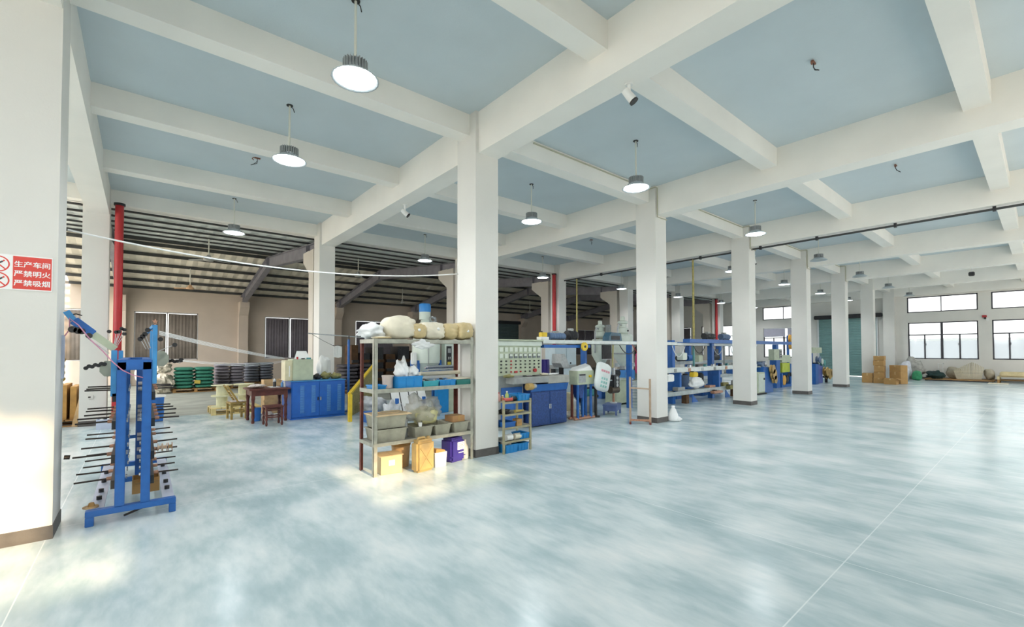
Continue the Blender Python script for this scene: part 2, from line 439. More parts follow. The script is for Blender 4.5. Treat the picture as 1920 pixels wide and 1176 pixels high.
back_window(5.15, 7.65, M_curt2, 'lean-to window beside the louvred cabinet', ['grey curtain left half beside the rear column over grey sacks', 'grey curtain right half hidden by the rear column'])
back_window(10.1, 12.6, M_curt2, 'lean-to window above the dark shelf goods', ['grey curtain left half above the tall shelf bags', 'grey curtain right half behind the tall shelf bags'])
back_window(30.1, 32.75, M_curt2, 'lean-to window between the red pipe column and hoppers', ['dark curtain left half beside the bamboo pole', 'dark curtain right half beside the white hopper'])

for k in range(0, 7):
    x = GX(k)+.03
    mb = MB().box(x, x+.42, YW-.35, YW, 0, 3.45)
    mb.prism([(YW, 3.45), (YW-.35, 3.45), (YW-.7, 3.85), (YW-.7, 4.15), (YW, 4.15)], 'x', x, x+.42)
    struct(mb, 'column', M_lean, 'tan pilaster with corbel on the lean-to back wall')
M_lc = wall_mat('lean_to_column_paint', '#cfc8bd')
for k in range(0, 7):
    x = GX(k)+.02
    mb = MB().box(x, x+.38, 13.8, 14.25, 0, 4.62)
    mb.prism([(14.25, 3.95), (14.25, 4.64), (14.85, 4.64), (14.85, 4.35)], 'x', x, x+.38)
    struct(mb, 'column', M_lc, 'pale lean-to column with corbel behind the rear row')
M_steel = mat('grey_steel_rafter', '#8d8c94', .5, metal=.2, var=.15, scale=4)
YR = 20.7
def ztop(y): return 4.85+(5.50-4.85)*(y-13.9)/(YR-13.9) if y < YR else 5.50-(5.50-4.42)*(y-YR)/(YW-YR)
def ibeam(x, y0, y1, name_label):
    mb = MB(); h, w, t = .42, .22, .016
    for (a, b) in ((y0, YR), (YR, y1)):
        za, zb = ztop(a), ztop(b)
        for o0, o1, ww in ((0, -t, w), (-h, -h+t, w), (-t, -h+t, .012)):
            mb.add([(x-ww/2, a, za+o0), (x+ww/2, a, za+o0), (x+ww/2, b, zb+o0), (x-ww/2, b, zb+o0), (x-ww/2, a, za+o1), (x+ww/2, a, za+o1), (x+ww/2, b, zb+o1), (x-ww/2, b, zb+o1)],
                   [(0,1,2,3),(7,6,5,4),(0,4,5,1),(1,5,6,2),(2,6,7,3),(3,7,4,0)])
    for y in (YR-.01, 14.9, 26.2): mb.box(x-w/2, x+w/2, y, y+.02, ztop(y)-h, ztop(y))
    struct(mb, 'beam', M_steel, name_label)
for k in range(0, 7): ibeam(GX(k)+.22, 13.9, YW-.1, 'grey steel roof rafter of the lean-to')
M_purl = mat('galvanised_purlin', '#3f4040', .5, metal=.1, var=.15)
for i in range(12):
    y = 14.0+i*1.15
    if y > YW-.2: break
    dz = .12 if y > 19.5 else .05
    struct(MB().box(XL, XE, y, y+.05, ztop(y)+.12-dz, ztop(y)+.12), 'beam', M_purl, 'dark steel purlin under the lean-to roof sheets')
M_sheet = mat('ribbed_roof_sheet', '#e2dccd', .6, var=.14, scale=2)
M_sheet2 = mat('ribbed_green_grey_roof_sheet', '#d3dcdb', .55, var=.14, scale=2)
def sheets(y0, y1, m, lab, XL=-2.4):  # sheets stop short out of view, a gap added to let sky light in
    mb = MB(); n = int((XE-XL)/.2); vs = []; 
    for i in range(n+1):
        x = XL+(XE-XL)*i/n; dz = .03 if i % 2 else 0
        vs += [(x, y0, ztop(y0)+.125+dz), (x, y1, ztop(y1)+.125+dz), (x, y0, ztop(y0)+.14+dz), (x, y1, ztop(y1)+.14+dz)]
    fs = []
    for i in range(n):
        k = i*4; fs += [(k, k+4, k+5, k+1), (k+2, k+3, k+7, k+6), (k, k+2, k+6, k+4), (k+1, k+5, k+7, k+3)]
    mb.add(vs, fs); struct(mb, 'roof', m, lab)
sheets(13.75, YR, M_sheet2, 'grey green metal roof slope of the lean-to, near side')
sheets(YR, YW+.3, M_sheet, 'tan metal roof slope of the lean-to, far side')
struct(MB().box(XL, XE, 13.64, 13.78, XB, 5.6), 'trim_1', M_beam, 'white upstand above the rear beam')

# --- lamps -----------------------------------------------------------------------
M_rod = mat('lamp_rod_white', '#d8d8cc', .5, var=.05)
M_alu = mat('lamp_finned_aluminium', '#a6aaab', .4, metal=.25, var=.15, scale=20)
M_shade = mat('lamp_reflector', '#c9d0d4', .3, metal=.3, var=.05)
M_led = mat('lamp_led_face', '#f2fbff', .5, var=0, emit=14)
M_led_off = mat('lamp_face_off', '#aeb6b8', .3, var=.05)
M_blackw = mat('black_wire', '#2b2b2b', .6, var=0)
M_redb = mat('rust_bracket', '#8a5b48', .7, var=.2)
def make_lamp(lit):
    t = thing('pendant_lamp', 'x', 'lamp', (0,0,0))
    MB().cyl((0,0,.2), (0,0,.85), .014, n=8).build('rod', M_rod, t, smooth=False, off=(0,0,0))
    MB().cyl((0,0,.83), (0,0,.86), .045, n=12).tube([(0,0,.84), (.05,0,.80), (.07,.02,.76)], .006, 6).build('ceiling_hook', M_blackw, t, off=(0,0,0))
    h = MB().cyl((0,0,.1), (0,0,.2), .085, n=20)
    for i in range(24):
        a = 2*pi*i/24; h.box(.08, .125, -.004, .004, .085, .195, Matrix.Rotation(a, 4, 'Z'))
    h.build('heat_sink', M_alu, t, off=(0,0,0))
    s = MB(); n = 48; vs = []; P = [(.235, 0), (.235, .006), (.10, .098), (.09, .098), (.222, .004)]
    for r_, z_ in P:
        for i in range(n):
            q = r_*(1 + (.012 if i % 2 else -.012)); vs.append((q*cos(2*pi*i/n), q*sin(2*pi*i/n), z_))
    fs = [(k*n+i, k*n+(i+1) % n, ((k+1) % 5)*n+(i+1) % n, ((k+1) % 5)*n+i) for k in range(5) for i in range(n)]
    s.add(vs, fs).build('lamp_shade', M_shade, t, smooth=True, off=(0,0,0))
    MB().lathe([(.08, .075), (.205, .012), (.2, .008), (.0, .006)], n=48).build('led_face', M_led if lit else M_led_off, t, off=(0,0,0))
    return t
LZ = 4.41
L_lit = [(1.67, 4.53, 'lit pendant lamp nearest the top of the view, brightest'), (6.57, 4.5, 'lit pendant lamp beside the column with wooden stand'), (11.44, 4.46, 'lit pendant lamp over the column with the security camera'),
  (1.65, 7.12, 'lit pendant lamp second nearest, left of the tall column'), (6.53, 7.15, 'lit pendant lamp right of the tall column, deep in the hall'), (16.2, 7.13, 'lit pendant lamp half behind the camera column'), (21.2, 7.13, 'lit pendant lamp above the blue line frame end'), (26.0, 7.13, 'lit pendant lamp between the fourth and fifth columns'), (30.9, 7.13, 'lit pendant lamp close to the teal roller door'),
  (1.67, 12.35, 'lit pendant lamp left, near the lean-to roof'), (6.8, 12.4, 'lit pendant lamp just left of the tall column'), (11.9, 12.4, 'lit pendant lamp near the rear red pipe'), (16.9, 12.4, 'lit pendant lamp above the white hoppers'), (21.8, 12.4, 'lit pendant lamp above the bamboo pole'), (26.7, 12.4, 'lit pendant lamp beside the far red pipe'), (31.4, 12.4, 'lit pendant lamp above the blind window')]
L_off = [(16.3, 4.5, 'unlit pendant lamp first of the dark row beyond the camera column'), (21.15, 4.5, 'unlit pendant lamp above the fifth column'), (26.0, 4.5, 'unlit pendant lamp above the carton stack'), (30.85, 4.5, 'unlit pendant lamp at the clerestory window corner')]
protoL, protoO = None, None
for lit, lst in ((1, L_lit), (0, L_off)):
    pr = make_lamp(lit)
    for i, (x, y, lb) in enumerate(lst):
        o = pr if i == 0 else copy_tree(pr)
        o.location = (x, y, LZ); tag(o, lb, 'lamp', 'pendant lamps under the slab')
        if lit:
            ld = bpy.data.lights.new('lamp_light', 'SPOT'); ld.energy = 150; ld.spot_size = R(150); ld.spot_blend = .6; ld.shadow_soft_size = .18; ld.color = (.96, .98, 1)
            lo = bpy.data.objects.new('lamp_light', ld); C.objects.link(lo); lo.location = (x, y, LZ-.02)
# --- sky, sun and daylight portals -----------------------------------------------------
w = bpy.data.worlds.new('sky'); sc.world = w; w.use_nodes = True
bg = w.node_tree.nodes['Background']; bg.inputs['Color'].default_value = (1, .995, .985, 1); bg.inputs['Strength'].default_value = 6.2
def portal(loc, rot, sx, sy):
    d = bpy.data.lights.new('daylight_portal', 'AREA'); d.shape = 'RECTANGLE'; d.size = sx; d.size_y = sy; d.cycles.is_portal = True
    o = bpy.data.objects.new('daylight_portal', d); C.objects.link(o); o.location = loc; o.rotation_euler = rot
portal((XE/2-2, YF-.1, 2.7), (R(90), 0, 0), 30, 3.6)
portal((XL-.1, 5.5, 2.7), (R(90), 0, R(-90)), 15, 3.6)
portal((XE+.12, 5.5, 2.8), (R(90), 0, R(90)), 15.5, 3.6)
portal((XL-.1, 21.55, 1.8), (R(90), 0, R(-90)), 10.1, 3.6)
sd = bpy.data.lights.new('sun', 'SUN'); sd.energy = 6.5; sd.angle = R(1.6); sd.color = (1, .72, .42)
so = bpy.data.objects.new('sun', sd); C.objects.link(so)
el, az = R(25), R(0)
so.rotation_euler = Vector((sin(az)*cos(el), cos(az)*cos(el), -sin(el))).to_track_quat('-Z', 'Y').to_euler()
# --- camera ---------------------------------------------------------------------------
cd = bpy.data.cameras.new('camera'); cam = bpy.data.objects.new('camera', cd); C.objects.link(cam); sc.camera = cam
F_, YAW, PIT, ROL, CX, CY = 833.83, .6956, .0232, .0019, 960.18, 638.16
cd.sensor_fit = 'HORIZONTAL'; cd.sensor_width = 36; cd.lens = F_/1920*36
cd.shift_x = (960-CX)/1920; cd.shift_y = (CY-588)/1920
cam.location = (0, 0, 1.6)
cam.matrix_world = Matrix.Translation((0,0,1.6)) @ Matrix.Rotation(-YAW, 4, 'Z') @ Matrix.Rotation(pi/2+PIT, 4, 'X') @ Matrix.Rotation(-ROL, 4, 'Z')
cd.clip_start = .05; cd.clip_end = 400
sc.view_settings.view_transform = 'Standard'; sc.view_settings.look = 'None'; sc.view_settings.gamma = 1; sc.view_settings.use_curve_mapping = False
sc.view_settings.exposure = .24
sc.cycles.use_denoising = True
sc.cycles.adaptive_threshold = .015; sc.cycles.max_bounces = 9; sc.cycles.diffuse_bounces = 6; sc.cycles.transparent_max_bounces = 12; sc.cycles.sample_clamp_indirect = 8
# ================================================================ things: left half of the hall
M_blue = mat('machine_blue_paint', '#2463ae', .45, var=.12, scale=9)
M_blue2 = mat('light_blue_bracket_paint', '#3f8fc9', .45, var=.12, scale=9)
M_lav = mat('pale_zinc_strip', '#c3cbe0', .35, metal=.2, var=.08)
M_rodk = mat('oiled_black_spindle', '#3b3430', .45, metal=.4, var=.25, scale=30)
M_copper = mat('copper_sleeve', '#b98a70', .45, metal=.3, var=.25, scale=40)
M_pgreen = mat('pale_green_machine_paint', '#b9c2a9', .5, var=.1, scale=8)
M_blkrub = mat('black_pulley_plastic', '#232325', .4, var=.1)
M_chrome = mat('bright_steel', '#c2c6ca', .25, metal=.8, var=.08)
M_string = mat('white_cord', '#f6f7f6', .7, var=0)
M_pink = mat('pink_cable', '#c98aa6', .5, var=0)
M_red = mat('red_paint', '#b3262b', .4, var=.08)
M_wood = mat('raw_pine', '#c9a77a', .75, var=.22, scale=7)
M_card = mat('brown_cardboard', '#b48d58', .85, var=.1, scale=5)
M_black = mat('black_plastic', '#2a2a2c', .45, var=.1)
M_white = mat('white_plastic', '#e6e7e4', .5, var=.05)
M_yellow = mat('yellow_paint', '#dcbb2e', .45, var=.12, scale=8)

# --- red pipes, sign, wires on the structure
def red_pipe(x, y, lab):
    t = thing('standpipe', lab, 'pipe', (x, y, 0), group='red standpipes of the rear columns')
    MB().cyl((x, y, .02), (x, y, 4.85), .075, n=20).build('pipe', M_red, t, auto=True)
    MB().cyl((x, y, 4.81), (x, y, 4.86), .1, n=20).build('top_collar', M_blk, t)
    MB().cyl((x, y, 0), (x, y, .04), .11, n=20).build('foot_flange', M_red, t)
red_pipe(-.40, YB-.1, 'red vertical standpipe at the column behind the blue payoff stand')
red_pipe(GX(3)-.125, YB+.17, 'red vertical standpipe rising behind the grey control panel')
red_pipe(GX(6)-.125, YB+.17, 'red vertical standpipe farthest off, behind the blue line frame')
# sign on the near column
SGX0, SGX1, SGZ0, SGZ1 = -.987, -.592, 2.112, 2.402
sg = thing('safety_sign', 'red and white Chinese no smoking sign on the near white column', 'sign', ((SGX0+SGX1)/2, YA, SGZ0))
M_signw = mat('sign_white', '#f2f2f0', .4, var=0); M_signr = mat('sign_red', '#d9382a', .4, var=0); M_signk = mat('sign_black', '#2d3138', .4, var=0)
MB().box(SGX0, SGX1, YA-.008, YA, SGZ0, SGZ1).build('sign_board', M_signw, sg)
RX0 = -.822
MB().box(RX0, SGX1-.006, YA-.0095, YA-.008, SGZ0+.009, SGZ1-.009).build('red_field', M_signr, sg)
def glyph(ch, x, z, s, nm):
    cu = bpy.data.curves.new('glyph', 'FONT'); cu.body = ch; cu.size = s; cu.align_x = 'CENTER'; cu.align_y = 'BOTTOM_BASELINE'
    o = bpy.data.objects.new('glyph', cu); C.objects.link(o)
    dg = bpy.context.evaluated_depsgraph_get(); me = bpy.data.meshes.new_from_object(o.evaluated_get(dg))
    bpy.data.objects.remove(o); bpy.data.curves.remove(cu)
    mb = MB(); vs = [tuple(v.co) for v in me.vertices]; fs = [tuple(p.vertices) for p in me.polygons]; bpy.data.meshes.remove(me)
    for i, (dx_, dy_) in enumerate(((-.0011, 0), (.0011, 0), (0, -.0008), (0, .0008))): mb.add([(x+p[0]+dx_, YA-.0100-.00012*i, z+p[1]+dy_) for p in vs], fs)
    mb.build(nm, M_signw, sg)
for r_, row in enumerate(('\u751f\u4ea7\u8f66\u95f4', '\u4e25\u7981\u660e\u706b', '\u4e25\u7981\u5438\u70df')):
    for c_, ch in enumerate(row): glyph(ch, RX0+.032+c_*.0535, SGZ1-.094-r_*.078, .054, 'lettering')
def ring(cx, cz, ro, ri, n=40):
    mb = MB(); vs = []
    for i in range(n):
        a = 2*pi*i/n
        for rr in (ro, ri):
            for yy in (YA-.0095, YA-.0081): vs.append((cx+rr*cos(a), yy, cz+rr*sin(a)))
    fs = []
    for i in range(n):
        a, b = i*4, ((i+1) % n)*4
        fs += [(a, b, b+2, a+2), (a+1, a+3, b+3, b+1), (a, a+1, b+1, b), (a+2, b+2, b+3, a+3)]
    return mb.add(vs, fs)
for cz in (SGZ1-.082, SGZ0+.073):
    cx = -.905
    g = ring(cx, cz, .066, .057)
    m_ = Rot('Y', R(45), (cx, YA, cz)); g.box(cx-.06, cx+.06, YA-.0095, YA-.0081, cz-.0045, cz+.0045, m_)
    g.build('prohibition_ring', M_signr, sg)
    m2 = Rot('Y', R(-40), (cx, YA, cz))
    MB().box(cx-.045, cx+.035, YA-.0088, YA-.0081, cz-.006, cz+.006, m2).build('pictogram', M_signk, sg)
    MB().box(cx+.036, cx+.048, YA-.0088, YA-.0081, cz-.006, cz+.006, m2).build('pictogram_tip', M_signr, sg)
# sagging white cable from near column to the tall column, and smaller ones
def sag(a, b, d, n=24):
    return [(a[0]+(b[0]-a[0])*t, a[1]+(b[1]-a[1])*t, a[2]+(b[2]-a[2])*t-4*d*t*(1-t)) for t in [i/n for i in range(n+1)]]
one(MB().tube(sag((-.55, 5.95, 2.76), (3.854, 5.95, 2.82), .18), .009, 6), 'hanging_cable', M_string, 'white cable sagging between the near column and the tall column', 'cable', smooth=True)
one(MB().box(-.565, -.545, 5.80, 5.88, 1.35, 1.75), 'cable_duct', M_lav, 'short grey cable duct on the edge of the near column', 'duct')

M_dkblue = mat('deep_blue_post', '#1c4f93', .45, var=.1); M_drumst = mat('dull_steel_drum', '#a3a2a6', .4, metal=.3, var=.2)
# --- payoff stand -------------------------------------------------------------
ps = thing('payoff_stand', 'blue steel wire payoff stand with rows of dark spindles on both sides', 'machine stand', (-.04, 6.6, 0))
def pp(mb, nm, m, par=ps, **k): return mb.build(nm, m, par, **k)
b = MB().box(-.37, .29, 5.6, 5.68, .085, .14).box(-.37, -.31, 5.6, 5.68, 0, .085).box(.235, .29, 5.6, 5.68, 0, .085)
pp(b, 'foot_bar', M_blue, bevel=.004)
b = MB().box(-.37, .29, 7.76, 7.84, .085, .14).box(-.37, -.31, 7.76, 7.84, 0, .085).box(.235, .29, 7.76, 7.84, 0, .085)
pp(b, 'foot_bar', M_blue, bevel=.004)
for x0, x1 in ((-.345, -.245), (.185, .28)):
    s_ = pp(MB().box(x0, x1, 5.68, 7.78, .125, .14), 'base_strip', M_lav)
    for y in (6.0, 6.3, 6.75, 7.2):
        pp(MB().cyl(((x0+x1)/2, y, .14), ((x0+x1)/2, y, .175), .022, n=10), 'bolt', M_blkrub, s_, off=world(ps))
for x0, x1 in ((-.172, -.10), (.015, .087)):
    for y0, y1 in ((5.61, 5.69), (7.56, 7.64)):
        pp(MB().box(x0, x1, y0, y1, .14, 1.5), 'post', M_blue, bevel=.005)
b = MB().box(-.172, .087, 5.61, 5.69, 1.42, 1.52).box(-.172, .087, 7.56, 7.64, 1.42, 1.52)
b.box(-.172, -.10, 5.69, 7.56, 1.44, 1.52).box(.015, .087, 5.69, 7.56, 1.44, 1.52)
pp(b, 'head_frame', M_blue, bevel=.004)
pp(MB().box(-.12, .04, 7.4, 7.44, .5, .54).box(-.172, .087, 6.6, 6.64, .14, .19), 'cross_tie', M_blue)
ROWS = [(1.17, (7.4, 7.03, 6.65)), (.91, (7.4, 7.03, 6.65, 6.28, 5.92)), (.59, (7.4, 7.03, 6.4, 5.92)), (.35, (7.4, 7.03, 6.65, 6.28, 5.92))]
for z, ys in ROWS:
    for sx in (-1, 1):
        x0 = -.172 if sx < 0 else .087
        pp(MB().box(min(x0, x0+sx*.03), max(x0, x0+sx*.03), 5.66, 7.6, z-.05, z+.03), 'spindle_rail', M_blkrub)
        for i, y in enumerate(ys):
            tip = x0+sx*(.3 if sx < 0 else .235)+(.012*((i*7) % 3-1)); z2 = z+RND.uniform(-.006, .008)
            sp = pp(MB().cyl((x0+sx*.03, y, z), (tip, y, z2), .0085, n=8), 'spindle', M_rodk)
            pp(MB().cyl((x0+sx*.03, y, z), (x0+sx*.07, y, z), .018, n=10), 'sleeve', M_copper, sp, off=world(ps))
            pp(MB().cyl((x0-sx*.085, y, z), (x0-sx*.072, y, z), .022, n=10), 'nut', M_chrome, sp, off=world(ps))
        # brake wheels inside the frame
pp(MB().box(-.035, .03, 6.9, 6.97, .14, 1.44), 'post', M_dkblue, bevel=.004)
for z in (1.22, 1.16, .95, .90, .85, .80, .62, .57, .45, .36): pp(MB().cyl((-.02, 6.86, z), (.055, 6.86, z), .022, n=14), 'brake_drum', M_drumst, auto=True)
pp(MB().cyl((-.5, 5.92, .60), (-.54, 5.92, .605), .02, n=12), 'end_weight', M_rodk)
for x0, x1, z0, z1, ys in ((-.215, -.172, 1.17, 1.61, (5.66, 7.5)), (.087, .125, 1.28, 1.86, (5.62, 7.2))):
    for y in ys: pp(MB().box(x0, x1, y, y+.07, z0, z1), 'side_bracket', M_blue2, bevel=.004)
# octagon guide plates with pulley chains
def octo(cx, y, cz, r, t, ph=.39): return MB().prism([(cx+r*cos(2*pi*i/8+ph), cz+r*1.25*sin(2*pi*i/8+ph)) for i in range(8)], 'y', y, y+t)
M_gpl = mat('grey_green_plate', '#a3a796', .6, var=.15)
pp(octo(-.245, 5.9, 1.43, .066, .012), 'guide_plate', M_gpl)
pp(octo(.17, 6.1, 1.52, .07, .012), 'guide_plate', M_gpl)
def pulley(x, y, z, r=.018, ax='y', nm='guide_pulley'):
    prof = [(r*.3, -.009), (r, -.009), (r*.75, 0), (r, .009), (r*.3, .009)]
    m_ = Matrix.Rotation(pi/2, 4, 'X') if ax == 'y' else Matrix.Rotation(pi/2, 4, 'Y')
    return pp(MB().lathe(prof, (x, y, z), 14, m_), nm, M_blkrub, auto=True)
for i in range(7): pulley(-.27-.022*i, 5.9-.01*(i % 2), 1.475-.006*i+(.012 if i % 2 else 0))
pp(MB().bar((-.25, 5.91, 1.49), (-.42, 5.91, 1.44), .012), 'pulley_bar', M_chrome)
for i in range(6): pulley(.2+.022*i, 6.15, 1.50-.004*i+(.01 if i % 2 else 0))
pp(MB().bar((.18, 6.16, 1.51), (.34, 6.16, 1.47), .012), 'pulley_bar', M_chrome)
pulley(.345, 6.15, 1.50, .024)
# swing arm up to the left
arm = pp(MB().bar((-.19, 5.72, 1.62), (-.345, 5.70, 1.76), .035, .06), 'arm_link', M_pgreen)
pp(MB().bar((-.345, 5.70, 1.76), (-.475, 5.69, 1.885), .05, .075), 'arm_link', M_blue, bevel=.004)
pp(MB().bar((-.475, 5.69, 1.885), (-.525, 5.69, 1.965), .012, .05), 'arm_tip', M_blue2)
pp(MB().tube([(-.5, 5.69, 1.93), (-.46, 5.69, 1.945), (-.42, 5.69, 1.93)], .006, 6), 'wire_guide', M_blkrub)
for x, z, r in ((-.48, 1.80, .03), (-.445, 1.79, .03), (-.42, 1.785, .028), (-.37, 1.745, .025)): pulley(x, 5.67, z, r)
pp(MB().bar((-.38, 5.7, 1.72), (-.23, 5.7, 1.58), .007), 'tension_rod', M_chrome)
for x, z, xb in ((-.235, 1.79, -.22), (-.185, 1.785, -.2), (-.165, 1.79, -.2), (-.145, 1.82, -.195), (-.125, 1.81, -.19), (-.125, 1.77, -.18)):
    pp(MB().bar((xb, 5.75, 1.64), (x, 5.75, z), .005), 'guide_rod', M_chrome); pulley(x, 5.74, z, .017)
for x, z, xb, zb in ((-.005, 1.72, .04, 1.62), (.012, 1.745, .06, 1.62), (.03, 1.77, .075, 1.63), (.05, 1.81, .09, 1.8), (.15, 1.72, .12, 1.72), (.265, 1.665, .13, 1.60)):
    pp(MB().bar((xb, 5.7, zb), (x, 5.7, z), .006), 'guide_rod', M_chrome); pulley(x, 5.69, z, .022)
pp(MB().bar((.09, 5.66, 1.85), (.03, 5.8, 1.76), .012, .03), 'top_guide', M_blue2)
# little star ornament on the right bracket
mb = MB(); pts = [(.106+(.028 if i % 2 == 0 else .011)*sin(pi*i/5), 1.895+(.028 if i % 2 == 0 else .011)*cos(pi*i/5)) for i in range(10)]
one(mb.prism(pts, 'y', 5.64, 5.65).box(.098, .114, 5.63, 5.66, 1.8605, 1.873), 'star_ornament', M_copper, 'small pinkish star ornament on top of the payoff stand', 'ornament')
one(MB().tube([(-.53,5.68,1.74),(-.50,5.68,1.80),(-.50, 5.66, 1.90), (-.44, 5.64, 1.84), (-.36, 5.64, 1.71), (-.27, 5.62, 1.60), (-.2, 5.6, 1.5), (-.13, 5.6, 1.42), (-.05, 5.6, 1.37), (.02, 5.6, 1.345)], .005, 6), 'hose', M_pink, 'pink thin hose looping from the arm across the payoff stand', 'hose', smooth=True)
# spools on one right-hand spindle, box and rods on the base
for i, (x, r, c) in enumerate(((.165, .04, '#cdb39a'), (.205, .042, '#cdb39a'), (.25, .042, '#b8a070'))):
    sp = thing('wire_spool', ['pinkish wire spool nearest the frame on right spindle', 'pinkish wire spool in the middle of the right spindle', 'brass toned wire spool outermost on the right spindle'][i], 'spool', (x, 5.92, .60), group='spools on the right spindle')
    mm = mat('spool_'+str(i), c, .5, var=.15)
    q = Matrix.Rotation(pi/2, 4, 'Y')
    MB().lathe([(.018, -.014), (.018, .014)], (x, 5.92, .60), 18, q).build('winding', mm, sp, auto=True)
    for d in (-.016, .016): MB().lathe([(r, -.003), (r, .003)], (x+d, 5.92, .60), 20, q).build('flange', M_copper if i == 2 else mm, sp, auto=True)
tb = thing('open_carton', 'torn open cardboard box lying on the base of the payoff stand', 'box', (.08, 6.1, 0))
MB().crate(-.05, .17, 5.98, 6.22, .142, .285, .008).build('carton_body', M_card, tb)
MB().box(-.02, .16, 5.9, 5.98, .24, .246, Rot('X', R(-20), (0, 5.98, .24))).build('flap', M_card, tb)
rd = one(MB().cyl((-.10, 5.68, .03), (.10, 5.82, .06), .011, n=8), 'loose_rod', M_rodk, 'loose black rod lying under the front bar of the payoff stand', 'rod')
hat = thing('wood_disc', 'small wooden disc with brown block on the left base strip', 'disc', (-.34, 5.72, .142))
MB().cyl((-.34, 5.74, .142), (-.34, 5.74, .152), .058, n=24).build('disc', M_wood, hat)
MB().cyl((-.335, 5.74, .152), (-.335, 5.74, .185), .028, .018, n=12).build('brown_block', M_card, hat)
# --- wire strands running from the stand to the pale green machine ----------------
for i in range(5):
    a = (.14, 5.64, 1.80-.009*i); e = (2.56, 11.3, 1.44-.008*i)
    one(MB().tube(sag(a, e, .02+.002*i, 10), .0028, 5), 'wire_strand', M_string, 'white strand in the upper bundle from payoff stand to green machine', 'wire', group='upper wire bundle', smooth=True)
for i in range(3):
    a = (.36, 6.12, 1.50-.006*i); e = (2.56, 11.3, 1.38-.012*i)
    one(MB().tube(sag(a, e, .05+.01*i, 10), .0024, 5), 'wire_strand', M_string, 'white strand in the lower bundle from pulley to green machine', 'wire', group='lower wire bundle', smooth=True)

# --- left background: pallet of boards, sacks -------------------------------------------
M_pal = mat('weathered_pallet_wood', '#a9814f', .85, var=.25, scale=6)
def pallet(x0, x1, y0, y1, lab, h=.14, m=None, base=0, n=5):
    m = m or M_pal
    t = thing('pallet', lab, 'pallet', ((x0+x1)/2, (y0+y1)/2, base))
    w = (x1-x0)
    for i in range(n):
        a = x0+w*i/n; MB().box(a+.01, a+w/n-.015, y0, y1, base+h-.022, base+h).build('deck_board', m, t)
    for q in (y0, (y0+y1)/2-.04, y1-.08):
        for xx in (x0, (x0+x1)/2-.05, x1-.1): MB().box(xx, xx+.1, q, q+.08, base+.02, base+h-.022).build('block', m, t)
        MB().box(x0, x1, q, q+.08, base, base+.02).build('bottom_board', m, t)
    return t
OW = ['topmost', 'second from the top', 'third from the top', 'fourth from the top', 'fifth from the top', 'sixth from the top', 'seventh from the top', 'eighth from the top']
def sack(c, s, m, lab, group, seed, cat='sack', rz=0):
    g = lump(seed, .02, 2.4)
    def pw(a, e): return math.copysign(abs(a)**e, a)
    mb = MB().ell((0,0,0), (1, 1, 1), 28, 12)
    V = []
    for p in mb.v:
        u = Vector(p).normalized(); k = g(u); r_ = math.hypot(u.x, u.y)
        ct, st = (u.x/r_, u.y/r_) if r_ > 1e-6 else (0, 0)
        rr = max(0, r_)**.38
        V.append((s[0]/2*.99*pw(ct, .45)*rr*k, s[1]/2*.99*pw(st, .45)*rr*k, s[2]/2+s[2]/2*.985*pw(u.z, .62)))
    mb.v = V
    mb.v = [(x, y, min(max(z, 0), s[2])) for x, y, z in mb.v]
    # sewn ends
    for d in (-1, 1): mb.box(d*s[0]*.44-.012, d*s[0]*.44+.012, -s[1]*.30, s[1]*.30, s[2]*.40, s[2]*.52)
    return one(mb, 'sack', m, lab, cat, loc=(c[0], c[1], c[2]), group=group, rz=rz, smooth=True)
pallet(-2.1, -1.0, 13.3, 14.5, 'low dark pallet under the upright boards at the far left')
M_board = mat('stacked_board_edges', '#b58a4a', .7, var=.3, scale=5)
for i in range(7):
    x = -2.05+i*.15
    one(MB().box(x, x+.1, 13.4, 14.4, .142, .84+.02*(i % 3)), 'timber_sheet', M_board, 'upright brown wooden panel, %s of the bundle at the far left' % ['leftmost', 'second from the left', 'third from the left', 'middle one', 'third from the right', 'second from the right', 'rightmost'][i], 'panel', group='upright panels behind the near column', bevel=.004)
one(MB().box(-.04, .04, -.03, .03, 0, .62, Matrix.Rotation(R(10), 4, 'Y')), 'plank', M_wood, 'short plank leaning against the upright boards', 'plank', loc=(-1.06, 13.2, .01))
one(MB().box(-.035, .035, -.02, .02, 0, .55, Matrix.Rotation(R(8), 4, 'Y')), 'plank', M_pal, 'darker short plank leaning behind the pale plank', 'plank', loc=(-.98, 13.32, .01))
M_ysack = mat('mustard_woven_sack', '#b39746', .8, var=.18, scale=14, bump=.15)
pallet(-2.9, -1.35, 15.4, 16.6, 'pallet under the mustard sacks at the far left')
for i in range(8):
    sack((-1.95, 16.0, .145+.165*i), (.95, .8, .165), M_ysack, 'mustard woven sack, %s of the far left stack' % OW[7-i], 'mustard sacks', 40+i)
one(MB().box(-.31, -.20, 13.45, 13.95, 0.02, 1.08), 'timber_sheet', M_board, 'tan board standing behind the payoff stand', 'panel')
M_gsack = mat('green_woven_sack', '#35806c', .7, var=.18, scale=16, bump=.2)
M_psack = mat('mauve_grey_woven_sack', '#8b8690', .75, var=.12, scale=16, bump=.2)
M_bsack = mat('slate_grey_woven_sack', '#6f7480', .75, var=.12, scale=16, bump=.2)
M_ksack = mat('charcoal_woven_sack', '#47444a', .7, var=.18, scale=16, bump=.2)
def stack(x0, x1, y, z0, lay, h, m, what, group, cols=2, seed=0, dy=.8):
    w = (x1-x0)/cols
    for c_ in range(cols):
        for i in range(lay):
            where = ['left', 'right'][c_] if cols == 2 else ''
            sack((x0+w*(c_+.5)+RND.uniform(-.015, .015), y, z0+h*i), (w*1.0, dy, h*1.0), m, '%s, %s in the %s column of its stack' % (what, OW[lay-1-i], where), group, seed+c_*20+i)
pallet(.95, 2.4, 21.3, 22.4, 'pallet carrying the green sacks against the back')
